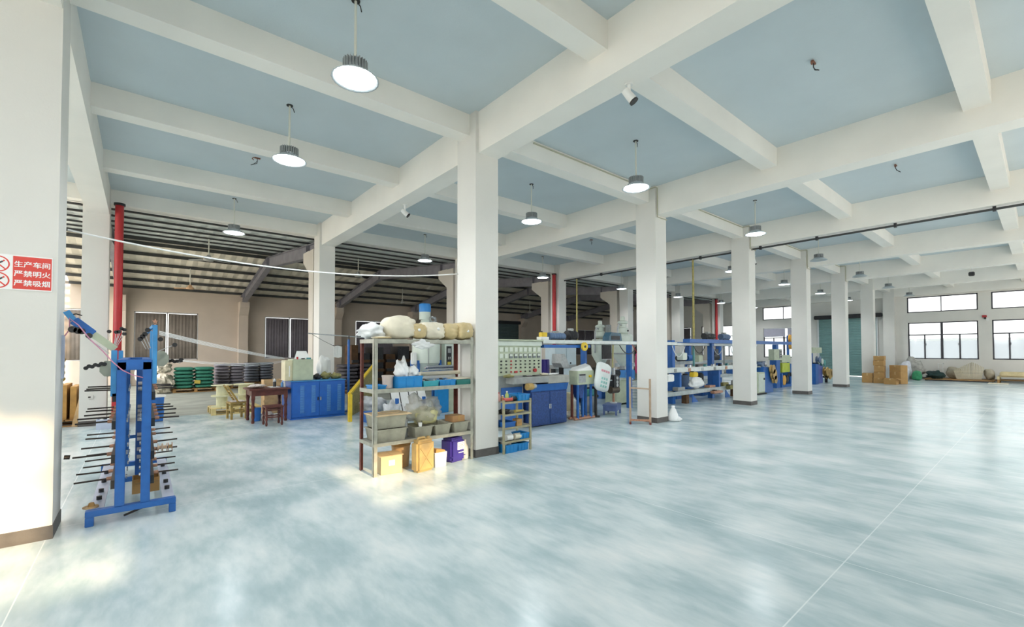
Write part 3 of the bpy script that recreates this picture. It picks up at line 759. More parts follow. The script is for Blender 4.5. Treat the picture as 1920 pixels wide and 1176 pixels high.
stack(1.0, 2.3, 21.85, .145, 6, .137, M_gsack, 'green woven sack', 'green sacks on a pallet', seed=100, dy=1.0)
one(MB().box(1.63, 1.82, 21.33, 21.35, .33, .46, Rot('Y', R(6), (1.7, 21.2, .4))), 'paper_tag', mat('yellow_tag', '#c8b552', .8, var=.1), 'yellow paper tag on the front of the green sacks', 'tag')
pallet(2.4, 3.6, 22.3, 23.3, 'pallet carrying the mauve grey sacks')
stack(2.42, 3.52, 22.8, .145, 7, .13, M_psack, 'mauve grey woven sack', 'mauve grey sacks on a pallet', seed=200, dy=.95)
pallet(3.7, 5.0, 23.8, 24.8, 'pallet carrying the slate sacks beside the louvred cabinet')
stack(3.75, 4.95, 24.3, .145, 7, .13, M_bsack, 'slate grey woven sack', 'slate sacks on a pallet', seed=300, dy=.95)
pallet(5.7, 7.2, 16.6, 17.6, 'pallet under the charcoal sacks behind the blue pole')
stack(5.75, 7.0, 17.1, .145, 7, .135, M_ksack, 'charcoal woven sack', 'charcoal sacks on a pallet', seed=400, dy=.95)
# crumpled bulk bags beside the green sacks
M_rag = mat('dirty_white_bulk_bag', '#cfc8b8', .85, var=.3, scale=5, bump=.4, bscale=9)
for i, (x, y, z, r, lab) in enumerate(((.62, 21.5, 0, (.34, .4, .34), 'crumpled dirty white bag at the bottom of the heap behind the stand'), (.3, 22.5, 0, (.42, .4, .62), 'tall crumpled dirty white bag at the back of the heap'), (.66, 21.55, .74, (.26, .32, .2), 'crumpled dirty white bag on top of the heap'))):
    one(MB().ell((0,0,r[2]), r, 24, 16, mul(boxy(.2), lump(500+i, .2, 3.4), lump(520+i, .1, 7))), 'bulk_bag', M_rag, lab, 'bag', loc=(x, y, z+.03), group='crumpled bags', smooth=False)
# blue bins seen behind the stand
for i, (x, y, z) in enumerate(((.23, 13.1, 0), (.23, 13.1, .285))):
    t = thing('plastic_bin', ['blue plastic bin on the floor behind the payoff stand', 'blue plastic bin with white lid on top of the other one'][i], 'bin', (x, y, z))
    MB().crate(x-.18, x+.2, y-.2, y+.2, z+.01, z+.27, .01, .02).build('bin_body', M_blue, t)
    if i: MB().box(x-.2, x+.23, y-.22, y+.22, z+.27, z+.3).build('lid', M_white, t, bevel=.008)
t = thing('plastic_crate', 'pale lavender crate with clutter at the foot of the rear column', 'crate', (-.52, 12.6, 0))
MB().crate(-.68, -.42, 12.4, 12.8, .0, .2, .012).build('crate_body', M_lav, t)
for i in range(5): MB().ell((-.6+.04*i, 12.5+.05*(i % 3), .17+.02*(i % 2)), (.04, .04, .04), 8, 6).build('tool', [M_white, M_blkrub, M_blue][i % 3], t, smooth=True)
o = thing('socket_box', 'white socket plate on the rear column behind the payoff stand', 'socket', (-.83, YB, .6))
MB().box(-.89, -.77, YB-.02, YB, .58, .66).build('plate', M_wall, o, bevel=.004)
MB().box(-.85, -.81, YB-.024, YB-.02, .605, .635).build('outlet', M_skirt, o)

# --- pale wooden cable drums on a pallet -------------------------------------------------
M_drum = mat('pale_plywood', '#d9d7b4', .75, var=.1, scale=8)
pallet(1.36, 2.45, 13.25, 14.1, 'pale yellow pallet under the wooden cable drums', .17, mat('pale_yellow_pine', '#d8c48a', .75, var=.15))
for i, (x, y, lv, lab) in enumerate(((1.62, 13.6, 2, 'pale plywood cable drum on the left of the yellow pallet'), (2.12, 13.7, 2, 'pale plywood cable drum behind the table'))):
    for j in range(lv):
        z = .173+.28*j
        t = thing('cable_drum', lab + (', upper one' if j else ', lower one'), 'drum', (x, y, z), group='plywood cable drums')
        for k_ in (0, .262): MB().cyl((x, y, z+k_), (x, y, z+k_+.017), .24, n=32).build('flange', M_drum, t, auto=True)
        MB().cyl((x, y, z+.017), (x, y, z+.262), .125, n=24).build('barrel', M_drum, t, auto=True)
# --- old brown table, stools, chair ----------------------------------------------------------
M_maroon = mat('worn_maroon_wood', '#5d2d26', .5, var=.4, scale=10)
def turned_leg(x, y, h, w, m, t, nm='leg'):
    pr = [(w*.42, 0), (w*.5, .03), (w*.34, .08), (w*.5, .13), (w*.42, h*.45), (w*.55, h*.5), (w*.38, h*.56), (w*.5, h*.7), (w*.62, h*.74)]
    mb = MB().lathe(pr, (x, y, 0), 12); mb.box(x-w/2, x+w/2, y-w/2, y+w/2, h*.74, h); return mb.build(nm, m, t, auto=True)
tb = thing('table', 'old maroon wooden table cluttered with tools beside the blue cabinet', 'table', (2.2, 11.5, 0))
for x in (1.92, 2.58):
    for y in (11.24, 11.86): turned_leg(x, y, .72, .07, M_maroon, tb)
MB().box(1.83, 2.66, 11.15, 11.95, .72, .755).build('tabletop', M_maroon, tb, bevel=.006)
MB().box(1.93, 2.57, 11.21, 11.235, .60, .72).box(1.93, 2.57, 11.865, 11.89, .60, .72).box(1.89, 1.915, 11.25, 11.85, .60, .72).box(2.585, 2.61, 11.25, 11.85, .60, .72).build('apron', M_maroon, tb)
M_cloth = mat('speckled_white_cloth', '#cdc3bd', .9, var=.45, scale=26)
one(MB().ell((0,0,.0), (.17, .2, .042), 22, 12, lump(61, .2, 4)), 'cloth_bundle', M_cloth, 'crumpled speckled cloth on the left end of the table', 'cloth', loc=(2.03, 11.5, .808), smooth=True)
one(MB().box(2.3, 2.5, 11.4, 11.75, .757, .765), 'paper_sheet', M_white, 'white sheet of paper on the old table', 'paper')
t = thing('vacuum_flask', 'dark flask with silver top standing on the table', 'flask', (2.42, 11.6, .757))
MB().lathe([(.035, .757), (.035, .87), (.03, .88)], (2.42, 11.6, 0), 16).build('flask_body', M_blkrub, t, auto=True); MB().lathe([(.036, .88), (.036, .94), (.03, .945)], (2.42, 11.6, 0), 16).build('flask_cap', M_chrome, t, auto=True)
for i, (x, c, h, lab) in enumerate(((2.545, '#5b8fc4', .13, 'blue bottle on the right end of the table'), (2.6, '#e8e8e2', .15, 'white bottle at the right edge of the table'))):
    t = thing('bottle', lab, 'bottle', (x, 11.45, .757)); mm = mat('bottle_%d' % i, c, .4, var=.05)
    MB().lathe([(.027, .757), (.028, .757+h*.7), (.012, .757+h*.85), (.012, .757+h*.93)], (x, 11.45, 0), 14).build('bottle_body', mm, t, auto=True); MB().cyl((x, 11.45, .757+h*.92), (x, 11.45, .757+h), .014, n=12).build('bottle_cap', M_white, t)
def stool(name, lab, cat, x, y, w, h, m, turned=True, rz=0):
    t = thing(name, lab, cat, (x, y, 0), rz)
    off = (0, 0, 0)
    for sx in (-1, 1):
        for sy in (-1, 1):
            px, py = sx*(w/2-.03), sy*(w/2-.03)
            if turned:
                pr = [(.018, 0), (.026, .04), (.016, .09), (.026, .15), (.018, .2), (.027, .24), (.02, h-.1), (.026, h-.08), (.026, h-.035)]
                MB().lathe(pr, (px, py, 0), 10).build('leg', m, t, off=off, auto=True)
            else: MB().box(px-.022, px+.022, py-.022, py+.022, 0, h-.03).build('leg', m, t, off=off)
    MB().box(-w/2, w/2, -w/2, w/2, h-.035, h).build('seat', m, t, off=off, bevel=.006)
    for sy in (-1, 1): 
        for zz in (.17, h-.1): MB().box(-w/2+.03, w/2-.03, sy*(w/2-.03)-.011, sy*(w/2-.03)+.011, zz, zz+.028).build('stretcher', m, t, off=off)
    for sx in (-1, 1): MB().box(sx*(w/2-.03)-.011, sx*(w/2-.03)+.011, -w/2+.03, w/2-.03, .2, .228).build('stretcher', m, t, off=off)
    return t
stool('stool', 'small maroon wooden stool with turned legs in front of the table', 'stool', 2.22, 10.78, .36, .42, M_maroon)
M_bamb = mat('yellowed_bamboo', '#a98e4d', .6, var=.3, scale=14)
ch = stool('chair', 'yellowed bamboo chair with slanted back left of the table', 'chair', 1.77, 12.35, .36, .40, M_bamb, False, .15)
for py in (-.13, .13): MB().bar((-.0, py, .38), (-.24, py, .80), .034).build('back_post', M_bamb, ch, off=(0,0,0))
for q in (.35, .65, .95): MB().bar((-.24*q, -.13, .38+.42*q), (-.24*q, .13, .38+.42*q), .022).build('back_rail', M_bamb, ch, off=(0,0,0))
MB().box(-.15, .15, -.15, .15, .402, .42).build('cushion', M_cloth, ch, off=(0,0,0), bevel=.008)
one(MB().box(2.16, 2.38, 11.5, 11.7, 0.002, .02).ell((2.26, 11.55, .1), (.13, .11, .1), 16, 10, lump(71, .25, 5)), 'rag_bag', M_cloth, 'white crumpled bag on the floor behind the small stool', 'bag', smooth=True)
one(MB().lathe([(.085, 0), (.1, .3), (.095, .3), (.08, .01)], (0,0,0), 20, open_=False), 'bucket', M_blue, 'blue bucket under the left end of the table', 'bucket', loc=(2.05, 11.6, 0), auto=True)
t = thing('wooden_crate', 'tan wooden crate standing behind the table', 'crate', (2.6, 12.9, 0))
MB().crate(2.42, 2.86, 12.7, 13.1, .0, .86, .018).build('crate_body', M_wood, t)
MB().box(2.40, 2.88, 12.68, 12.7, .3, .36).box(2.40, 2.88, 12.68, 12.7, .78, .86).build('batten', M_wood, t)

# --- blue louvred cabinet with pale green box -------------------------------------------------
M_louv = mat('pale_blue_louvre', '#79aede', .4, var=.05)
cb = thing('louvred_cabinet', 'bright blue steel cabinet with louvred doors in front of rear column', 'cabinet', (3.28, 11.65, 0))
M_cab = mat('cabinet_blue_enamel', '#1f62bb', .4, var=.08, scale=10)
MB().box(2.69, 3.92, 11.2, 12.1, .02, .89).build('carcass', M_cab, cb, bevel=.006)
MB().box(2.67, 3.94, 11.18, 12.12, .88, .9).build('cabinet_top', M_blue2, cb)
MB().box(2.67, 3.94, 11.18, 12.12, 0, .03).build('plinth', M_cab, cb)
for i, (a, c_) in enumerate(((2.705, 3.30), (3.31, 3.905))):
    d = MB().box(a, c_, 11.18, 11.2, .05, .865).build('door', M_cab, cb, bevel=.003)
    for q in (.17, .42):
        lv = MB()
        for k_ in range(26): 
            z = .14+.025*k_; xa = a+q; lv.add([(xa, 11.18, z), (xa+.09, 11.18, z), (xa+.09, 11.168, z+.012), (xa, 11.168, z+.012), (xa, 11.18, z+.016), (xa+.09, 11.18, z+.016)], [(0,1,2,3),(3,2,5,4),(0,3,4),(1,5,2)])
        lv.build('louvre_strip', M_louv, d, off=world(cb))
    hx = 3.275 if i == 0 else 3.335
    MB().box(hx-.012, hx+.012, 11.165, 11.18, .42, .5).build('handle', M_blkrub if i == 0 else M_chrome, d, off=world(cb))
gm = thing('control_box', 'pale green control box standing on the blue louvred cabinet', 'machine box', (2.95, 11.5, .9))
MB().box(2.74, 3.19, 11.28, 11.8, .902, 1.40).build('box_body', M_pgreen, gm, bevel=.01)
MB().box(2.58, 2.74, 11.32, 11.7, .902, 1.38).build('side_box', mat('cream_side_box', '#d6cfae', .5, var=.1), gm, bevel=.01)
MB().box(2.66, 2.68, 11.3, 11.32, 1.0, 1.25).build('gauge_strip', M_white, gm)
t = thing('parts_tray', 'slanted white tray with red and black items on the green box', 'tray', (2.95, 11.55, 1.402))
MB().add([(2.78, 11.35, 1.41), (3.14, 11.35, 1.41), (3.14, 11.7, 1.60), (2.92, 11.7, 1.60), (2.78, 11.35, 1.402), (3.14, 11.35, 1.402), (3.14, 11.7, 1.402), (2.92, 11.7, 1.402)], [(0,1,2,3),(4,7,6,5),(0,4,5,1),(1,5,6,2),(2,6,7,3),(3,7,4,0)]).build('tray_body', M_white, t)
MB().cyl((2.84, 11.31, 1.402), (2.84, 11.31, 1.46), .022, n=12).build('red_bottle', M_red, t)
MB().box(2.93, 3.0, 11.29, 11.34, 1.402, 1.43).build('clamp', M_blkrub, t); MB().box(3.05, 3.14, 11.29, 11.34, 1.402, 1.44).build('teal_block', mat('teal_block', '#4f9295', .5), t)
M_olive = mat('olive_scrap', '#8f8a58', .8, var=.3, scale=14)
for i, (x, r, m_, lab) in enumerate(((3.33, (.11, .1, .06), M_blkrub, 'black cable coil on the blue cabinet top'), (3.55, (.12, .12, .08), M_olive, 'olive scrap heap in the middle of cabinet top'), (3.78, (.12, .12, .07), M_olive, 'olive scrap heap at right end of the cabinet top'))):
    one(MB().ell((0,0,r[2]), r, 18, 10, lump(80+i, .3, 4)), 'scrap_heap', m_, lab, 'scrap', loc=(x, 11.5, .905), smooth=True)
# white bags leaning at the rear column, blue pole with cross bar and hanging slatted flag
one(MB().ell((0,0,.28), (.17, .17, .30), 20, 14, lump(90, .2, 3)), 'white_bag', M_white, 'crumpled white bag on the cabinet against the rear column', 'bag', loc=(3.62, 11.88, .905), smooth=True)
t = thing('guide_pole', 'blue steel pole with a cross bar beside the louvred cabinet', 'pole', (4.22, 11.8, 0))
MB().cyl((4.22, 11.8, 0), (4.22, 11.8, 1.9), .032, n=14).build('pole', M_blue, t, auto=True)
MB().cyl((4.22, 11.8, 0), (4.22, 11.8, .02), .12, n=20).build('base_plate', M_blue, t)
MB().bar((3.21, 11.8, 2.04), (4.85, 11.8, 1.95), .026).build('cross_bar', M_alu, t)
MB().cyl((4.22, 11.8, 1.9), (4.22, 11.8, 2.0), .02, n=10).build('clamp', M_blkrub, t)
MB().tube(sag((3.3, 11.8, 2.02), (3.85, 11.8, 1.72), .01, 6), .005, 5).build('cord', M_blkrub, t)
t = thing('hanging_flag', 'small white slatted sheet hanging by the blue pole', 'sheet', (3.93, 11.8, 1.45))
vs = []; n = 12
mb = MB()
for j in range(n): mb.box(3.83+j*.018, 3.83+j*.018+.0165, 11.79+(j % 2)*.008, 11.80+(j % 2)*.008, 1.42+.01*abs(j-6)/3, 1.74-.006*abs(j-5))
mb.build('slats', M_white, t)
MB().bar((3.81, 11.8, 1.745), (4.06, 11.8, 1.745), .012).build('top_rod', M_blkrub, t)

# --- yellow sloped guard rail, clutter behind the shelf ------------------------------------------
t = thing('guard_rail', 'yellow sloping guard rail with post behind the tall shelf', 'rail', (3.66, 10.1, 0))
MB().box(3.61, 3.69, 10.06, 10.14, 0, .62).build('post', M_yellow, t, bevel=.005)
MB().bar((3.63, 10.1, .62), (5.2, 12.4, 1.24), .07, .05).build('sloped_rail', M_yellow, t)
MB().box(5.16, 5.24, 12.36, 12.44, 0, 1.22).build('post', M_yellow, t, bevel=.005)
MB().add([(3.7, 10.2, .1), (5.16, 12.34, .1), (5.16, 12.34, 1.16), (3.7, 10.2, .58), (3.7, 10.22, .1), (5.16, 12.36, .1), (5.16, 12.36, 1.16), (3.7, 10.22, .58)], [(0,1,2,3),(7,6,5,4),(0,4,5,1),(1,5,6,2),(2,6,7,3),(3,7,4,0)]).build('mesh_panel', mat('olive_mesh_guard', '#8d8350', .7, var=.4, scale=30), t)
M_film = M_film
M_poly = mat('clear_grey_polythene', '#b9bcc0', .3, var=.25, scale=9, bump=.5, bscale=14)
M_wpoly = mat('milky_polythene', '#dfe2e2', .35, var=.12, scale=8, bump=.5, bscale=12)
one(MB().ell((0,0,.22), (.3, .25, .2), 22, 14, mul(lump(95, .2, 4), lump(96, .1, 9))), 'polythene_heap', M_poly, 'grey polythene film heaped behind the yellow rail', 'film', loc=(4.3, 10.35, .1), smooth=True)
one(MB().box(3.85, 4.2, 9.6, 9.9, 0, .24), 'blue_container', M_blue, 'blue container on the floor right of the yellow post', 'container', bevel=.02)
# ================================================================ ceiling odds and ends
def cctv(x, y, z, lab, aim=(.35, -.45, -.8), drop=.13):
    t = thing('security_camera', lab, 'camera', (x, y, z), group='security cameras')
    MB().cyl((x, y, z), (x, y, z-.012), .045, n=14).build('mount', M_white, t)
    MB().cyl((x, y, z-.012), (x, y, z-drop), .02, n=10).build('stem', M_white, t)
    d = Vector(aim).normalized(); c = Vector((x, y, z-drop-.03))
    MB().cyl(c-d*.075, c+d*.08, .042, .05, n=18).build('housing', M_white, t, auto=True)
    MB().cyl(c+d*.08, c+d*.10, .052, n=18).build('lens_hood', M_blkrub, t, auto=True)
cctv(4.2, 2.96, G, 'white security camera under the near girder right of view', drop=.1)
cctv(4.15, 8.42, G, 'white security camera farther along the girder left of tall column', (.5, -.3, -.5))
cctv(GX(3)+CW+.06, YA+.05, 4.42, 'white security camera hanging on the side of the third column', (.1, -.2, -1), .14)
MB_ = MB().tube([(GX(3)+CW+.06, YA+.05, 4.42), (GX(3)+CW+.06, YA+.05, 4.60)], .018, 8)
one(MB_, 'conduit', M_rod, 'white conduit feeding the camera on the third column', 'conduit')
t = thing('hanging_sensor', 'small black device hanging on a thin wire by right girder', 'sensor', (23.35, 1.67, 4.3))
MB().cyl((23.35, 1.67, 4.45), (23.35, 1.67, 4.613), .01, n=6).build('wire', M_white, t); MB().box(23.27, 23.43, 1.59, 1.75, 4.3, 4.45).build('body', M_blkrub, t, bevel=.02)
for i, (x, y, lab) in enumerate(((6.49, 1.81, 'bare wires dangling from the bracket in nearest right ceiling panel'), (11.39, 1.82, 'bare wires dangling in the second right ceiling panel'), (1.64, 9.46, 'bare wires left of the second pendant lamp'), (11.35, 9.5, 'bare wires behind the tall column, deep in the hall'), (21.2, 9.5, 'bare wires between third and fourth columns'))):
    t = thing('ceiling_hook', lab, 'hook', (x, y, SLAB-.15), group='empty lamp hooks')
    MB().box(x-.05, x+.05, y-.015, y+.015, SLAB-.02, SLAB).tube([(x-.06, y, SLAB-.01), (x-.085, y, SLAB-.04), (x-.06, y, SLAB-.06)], .009, 6).build('bracket', M_redb, t)
    MB().tube([(x, y, SLAB-.01), (x, y, SLAB-.07), (x-.01, y-.02, SLAB-.12), (x-.07, y-.06, SLAB-.16), (x-.12, y-.09, SLAB-.2)], .006, 6).build('wire', M_blackw, t)
    MB().tube([(x, y, SLAB-.07), (x-.05, y-.03, SLAB-.13), (x-.075, y-.06, SLAB-.17)], .004, 5).build('wire', M_blackw, t)
# conduits along the front cross beam and down each column
M_cond = mat('cream_conduit', '#b9b7a0', .5, var=.1)
for k in (1, 2, 3, 4):
    xa, xb = GX(k)+CW, GX(k+1)
    y = 5.615
    p = [(xa+.9 if k == 1 else xa+.05, y, SLAB-.05), (xb-.03, y, SLAB-.05), (xb-.03, YA-.03, SLAB-.05), (xb+.04, YA-.03, SLAB-.05), (xb+.04, YA-.03, G-.06), (xb+CW-.02, YA-.03, G-.06)]
    one(MB().tube(p, .013, 6), 'conduit', M_cond, 'cream conduit along the front cross beam to the %s column' % ['second', 'third', 'fourth', 'fifth'][k-1], 'conduit', group='conduits on the front beam')
# steel pipe under the third girder with brackets
t = thing('steel_pipe', 'dark steel pipe slung under the girder over third column', 'pipe', (13.74, 4.5, 4.54))
MB().cyl((13.74, -2.2, 4.555), (13.74, 13.0, 4.555), .026, n=12).build('pipe', M_purl, t, auto=True)
for y in (.6, 2.2, 3.8, 5.2, 7.0, 9.0, 11.0): MB().box(13.70, 13.78, y, y+.05, 4.51, 4.611).build('bracket', M_blk, t)
M_bam = mat('bamboo', '#b5a866', .55, var=.3, scale=12)
def bamboo(x, y, z0, z1, lab):
    mb = MB(); n = 7
    pr = []
    for i in range(n+1):
        z = z0+(z1-z0)*i/n; r = .038-.010*i/n
        pr += [(r, z-.02), (r*1.18, z), (r, z+.02)]
    one(mb.lathe(pr, (x, y, 0), 10), 'bamboo_pole', M_bam, lab, 'pole', group='bamboo poles', auto=True)
bamboo(13.74, 7.28, 1.96, 4.52, 'bamboo pole hanging over the blue line frame')
bamboo(13.74, 12.3, 1.9, 4.52, 'bamboo pole hanging behind the grey control panel trough')
# ceiling fans of the lean-to
def fan(x, y, z, lab, m, rt):
    t = thing('ceiling_fan', lab, 'fan', (x, y, z), group='lean-to ceiling fans')
    MB().cyl((x, y, z), (x, y, ztop(y)+.02), .018, n=8).build('down_rod', M_rod, t)
    MB().lathe([(.05, -.06), (.13, -.05), (.15, 0), (.09, .05), (.04, .14)], (x, y, z), 20).build('motor', m, t, auto=True)
    for k_ in range(3):
        a = rt+k_*2*pi/3
        MB().box(.1, .62, -.06, .06, -.02, -.008, Matrix.Rotation(a, 4, 'Z') @ Matrix.Rotation(R(8), 4, 'X')).build('blade', m, t, off=(0,0,0), loc=(0,0,0))
M_fan = mat('grey_fan', '#a5a6a2', .5, var=.1); M_fan2 = mat('tan_fan', '#c9a37e', .6, var=.15)
fan(1.62, 17.0, 4.52, 'grey ceiling fan below the near roof slope at left', M_fan, .3)
fan(6.43, 17.0, 4.52, 'grey ceiling fan right of the rear column', M_fan, .9)
fan(1.57, 23.2, 4.28, 'tan ceiling fan over the green sacks', M_fan2, .5)
fan(11.3, 23.2, 4.32, 'grey ceiling fan left of the blue mixer motor', M_fan, 1.3)
fan(21.0, 23.2, 4.28, 'grey ceiling fan above the dark roller door', M_fan, .2)
# end-wall fittings
for i, (y, lab) in enumerate(((3.1, 'oval white ceiling light over the first end window'), (.75, 'oval white ceiling light over the second end window'))):
    t = thing('ceiling_light', lab, 'light', (33.0, y, 4.9), group='oval lights at the end wall')
    MB().ell((33.0, y, SLAB-.03), (.25, .3, .12), 20, 10).build('diffuser', mat('oval_diffuser', '#eef4f6', .4, var=0), t, smooth=True); MB().cyl((33, y, SLAB-.03), (33, y, SLAB), .2, n=20).build('base', M_white, t)
t = thing('alarm', 'red fire alarm sounder on the pier between end windows', 'alarm', (XE-.06, 1.97, 3.2))
MB().box(XE-.07, XE, 1.88, 2.05, 3.26, 3.38).build('red_body', M_red, t, bevel=.015); MB().box(XE-.08, XE, 1.8, 1.92, 3.08, 3.22).build('strobe', M_white, t, bevel=.02); MB().box(XE-.09, XE-.07, 1.9, 1.98, 3.18, 3.26).build('bracket', M_blkrub, t)
# blind in the window behind the line
t = thing('roller_blind', 'pale lavender roller blind half down behind the line', 'blind', (XE+.02, 11.3, 2.5))
MB().box(XE+.015, XE+.022, 11.22, 12.55, 2.5, 3.1).build('fabric', mat('lavender_blind', '#b9b7c6', .8, var=.04), t); MB().box(XE+.015, XE+.022, 10.1, 11.08, 2.2, 3.1).build('fabric', MATS['lavender_blind'], t); MB().cyl((XE+.02, 10.1, 3.09), (XE+.02, 12.55, 3.09), .025, n=10).build('tube', M_white, t)
for a, b_, lab in ((17.95, 20.55, 'dark curtain at the end window behind the bamboo pole'), (15.45, 16.85, 'grey curtain of the end window beside the far red pipe')):
    mb = MB(); vs = []; n = 26
    for j in range(n+1):
        y = a+(b_-a)*j/n; x = XE+.02+.012*sin(j*1.9)
        vs += [(x, y, 1.2), (x, y, 3.36), (x-.006, y, 1.2), (x-.006, y, 3.36)]
    fs = []
    for j in range(n):
        k = j*4; fs += [(k, k+4, k+5, k+1), (k+2, k+3, k+7, k+6), (k, k+2, k+6, k+4), (k+1, k+5, k+7, k+3)]
    one(mb.add(vs, fs), 'curtain', M_curt2, lab, 'curtain', smooth=True)

# ================================================================ tall shelf with its load
M_shelf = mat('grey_angle_iron', '#a7a79a', .5, metal=.15, var=.2, scale=12)
M_rust = mat('rusty_red_angle', '#6f3a31', .7, var=.3, scale=15)
SX0, SX1, SY0, SY1 = 2.27, 3.80, 5.45, 5.92
sh = thing('storage_shelf', 'tall grey angle iron shelf loaded with bags and bins', 'shelf', ((SX0+SX1)/2, (SY0+SY1)/2, 0))
def angle(x, y, sx, sy, z0, z1, m, w=.05):
    return MB().box(min(x, x+sx*w), max(x, x+sx*w), min(y, y+sy*.005), max(y, y+sy*.005), z0, z1).box(min(x, x+sx*.005), max(x, x+sx*.005), min(y, y+sy*w), max(y, y+sy*w), z0, z1).build('post', m, sh)
angle(SX0, SY0, 1, 1, 0, 1.755, M_shelf); angle(SX0, SY1, 1, -1, 0, 1.755, M_rust); angle(SX1, SY0, -1, 1, 0, 1.80, M_shelf); angle(SX1, SY1, -1, -1, 0, 1.755, M_rust)
M_sheetm = mat('grey_shelf_sheet', '#8f9088', .6, var=.2, scale=8)
for z0, z1 in ((1.70, 1.752), (1.055, 1.107), (.375, .42)):
    mb = MB().box(SX0, SX1, SY0-.004, SY0+.003, z0, z1).box(SX0, SX1, SY1-.003, SY1+.004, z0, z1).box(SX0-.003, SX0+.003, SY0, SY1, z0, z1).box(SX1-.003, SX1+.003, SY0, SY1, z0, z1)
    mb.build('shelf_rail', M_shelf, sh)
    MB().box(SX0+.004, SX1-.004, SY0+.004, SY1-.004, z1-.012, z1-.004).build('shelf_board', M_sheetm, sh)
# bags on the top shelf
M_tanbag = mat('tan_wrapped_bag', '#cdb98a', .45, var=.2, scale=6, bump=.35, bscale=10)
M_cream = mat('cream_polybag', '#e4dcc6', .4, var=.14, scale=5, bump=.4, bscale=9)
M_wbag = mat('white_carrier_bag', '#eef0f0', .4, var=.06, bump=.6, bscale=11)
ZT = 1.754
def bag(c, r, m, lab, seed, amp=.1, fr=3.2, bx=.25, nu=28, nv=18, grp=None, flat=True):
    f = mul(boxy(bx), lump(seed, amp, fr), lump(seed+50, amp*.45, fr*2.3))
    mb = MB().ell((0,0,r[2]), r, nu, nv, f)
    mb.v = [(x, y, max(z, 0)) for x, y, z in mb.v]
    return one(mb, 'bag', m, lab, 'bag', loc=c, group=grp, smooth=flat)
bag((2.33, 5.68, ZT), (.15, .16, .10), M_wbag, 'crumpled white carrier bag at the left end of the top shelf', 21, .2, 4, .1)
t = thing('folded_sack', 'flat folded tan edged sack in front of white carrier bag', 'sack', (2.4, 5.5, ZT))
MB().ell((2.42, 5.56, ZT+.018), (.13, .07, .022), 18, 8, lump(23, .15, 3)).build('folded_cloth', M_cream, t, smooth=True); MB().tube([(2.30, 5.5, ZT+.012), (2.42, 5.485, ZT+.018), (2.52, 5.5, ZT+.02)], .008, 6).build('edge_band', M_tanbag, t)
def knot_bag(c, r, m, lab, seed, kdir=(0, -1, 0), bx=.25):
    """a stuffed bag whose neck is gathered to a knot with creases radiating from it"""
    k = Vector(kdir).normalized(); g = mul(boxy(bx), lump(seed, .07, 2.6))
    t_ = thing('stuffed_bag', lab, 'bag', c)
    def f(u):
        d = u.dot(k); s_ = max(0, d); a = math.atan2(u.z, u.x if abs(k.x) < .8 else u.y)
        return g(u)*(1 + .05*s_*sin(a*13+seed)-.10*max(0, s_-.9)*5)
    mb = MB().ell((0,0,r[2]), r, 44, 26, f); mb.v = [(x, y, max(z, 0)) for x, y, z in mb.v]
    mb.build('bag_body', m, t_, off=(0,0,0), smooth=True)
    e = Vector((k.x*r[0], k.y*r[1], k.z*r[2]))*.93+Vector((0, 0, r[2]))
    MB().ell(e+k*.0, (.022, .022, .022), 10, 8, lump(seed, .2, 4)).build('knot', M_wbag, t_, off=(0,0,0), smooth=True)
    return t_
knot_bag((2.70, 5.66, ZT), (.25, .2, .165), M_cream, 'large cream bag of tan stuff, biggest on the top shelf', 31, (.75, -.65, .1))
knot_bag((2.95, 5.58, ZT), (.115, .12, .115), M_tanbag, 'tan bag with a crimped neck beside the large cream bag', 33, (-.3, -1, .15))
knot_bag((3.19, 5.65, ZT), (.185, .18, .13), M_cream, 'cream wrapped bag in the middle of the top shelf', 35, (.2, -1, .2), .35)
knot_bag((3.47, 5.66, ZT), (.15, .17, .125), M_tanbag, 'tan wrapped bag second from the right on top shelf', 37, (.9, -.6, .1), .35)
knot_bag((3.70, 5.62, ZT), (.13, .17, .135), M_tanbag, 'tan bag with radiating creases at right end of top shelf', 39, (.05, -1, 0), .4)
one(MB().ell((0,0,0), (.15, .02, .05), 26, 14, lump(41, .4, 5)), 'plastic_flap', mat('thin_white_bag', '#eef0f0', .4, var=.1, alpha=.75), 'loose white plastic hanging below the top shelf front rail', 'plastic', loc=(2.95, 5.425, 1.685), smooth=True)
# middle shelf
Z2 = 1.104
M_cyan = mat('cyan_blue_crate', '#1f86c8', .4, var=.08, scale=9); M_teal = mat('teal_crate', '#3aa3b0', .4, var=.08); M_dteal = mat('dark_teal_crate', '#23776f', .4, var=.1)
def crate(x0, x1, y0, y1, z, h, m, lab, ribs=3, grp=None):
    t = thing('plastic_crate', lab, 'crate', ((x0+x1)/2, (y0+y1)/2, z), group=grp)
    mb = MB().crate(x0, x1, y0, y1, z, z+h, .006, .006)
    for i in range(ribs+1):
        x = x0+.01+(x1-x0-.026)*i/ribs; mb.box(x, x+.006, y0-.004, y0+.004, z+.01, z+h-.01)
    mb.build('crate_body', m, t)
    MB().box(x0-.006, x1+.006, y0-.006, y0+.004, z+h-.014, z+h).box(x0-.006, x1+.006, y1-.004, y1+.006, z+h-.014, z+h).box(x0-.006, x0+.004, y0, y1, z+h-.014, z+h).box(x1-.004, x1+.006, y0, y1, z+h-.014, z+h).build('rim', m, t)
    return t
crate(2.29, 2.46, 5.5, 5.75, Z2, .05, M_cyan, 'shallow blue tray at the left end of middle shelf', 2)
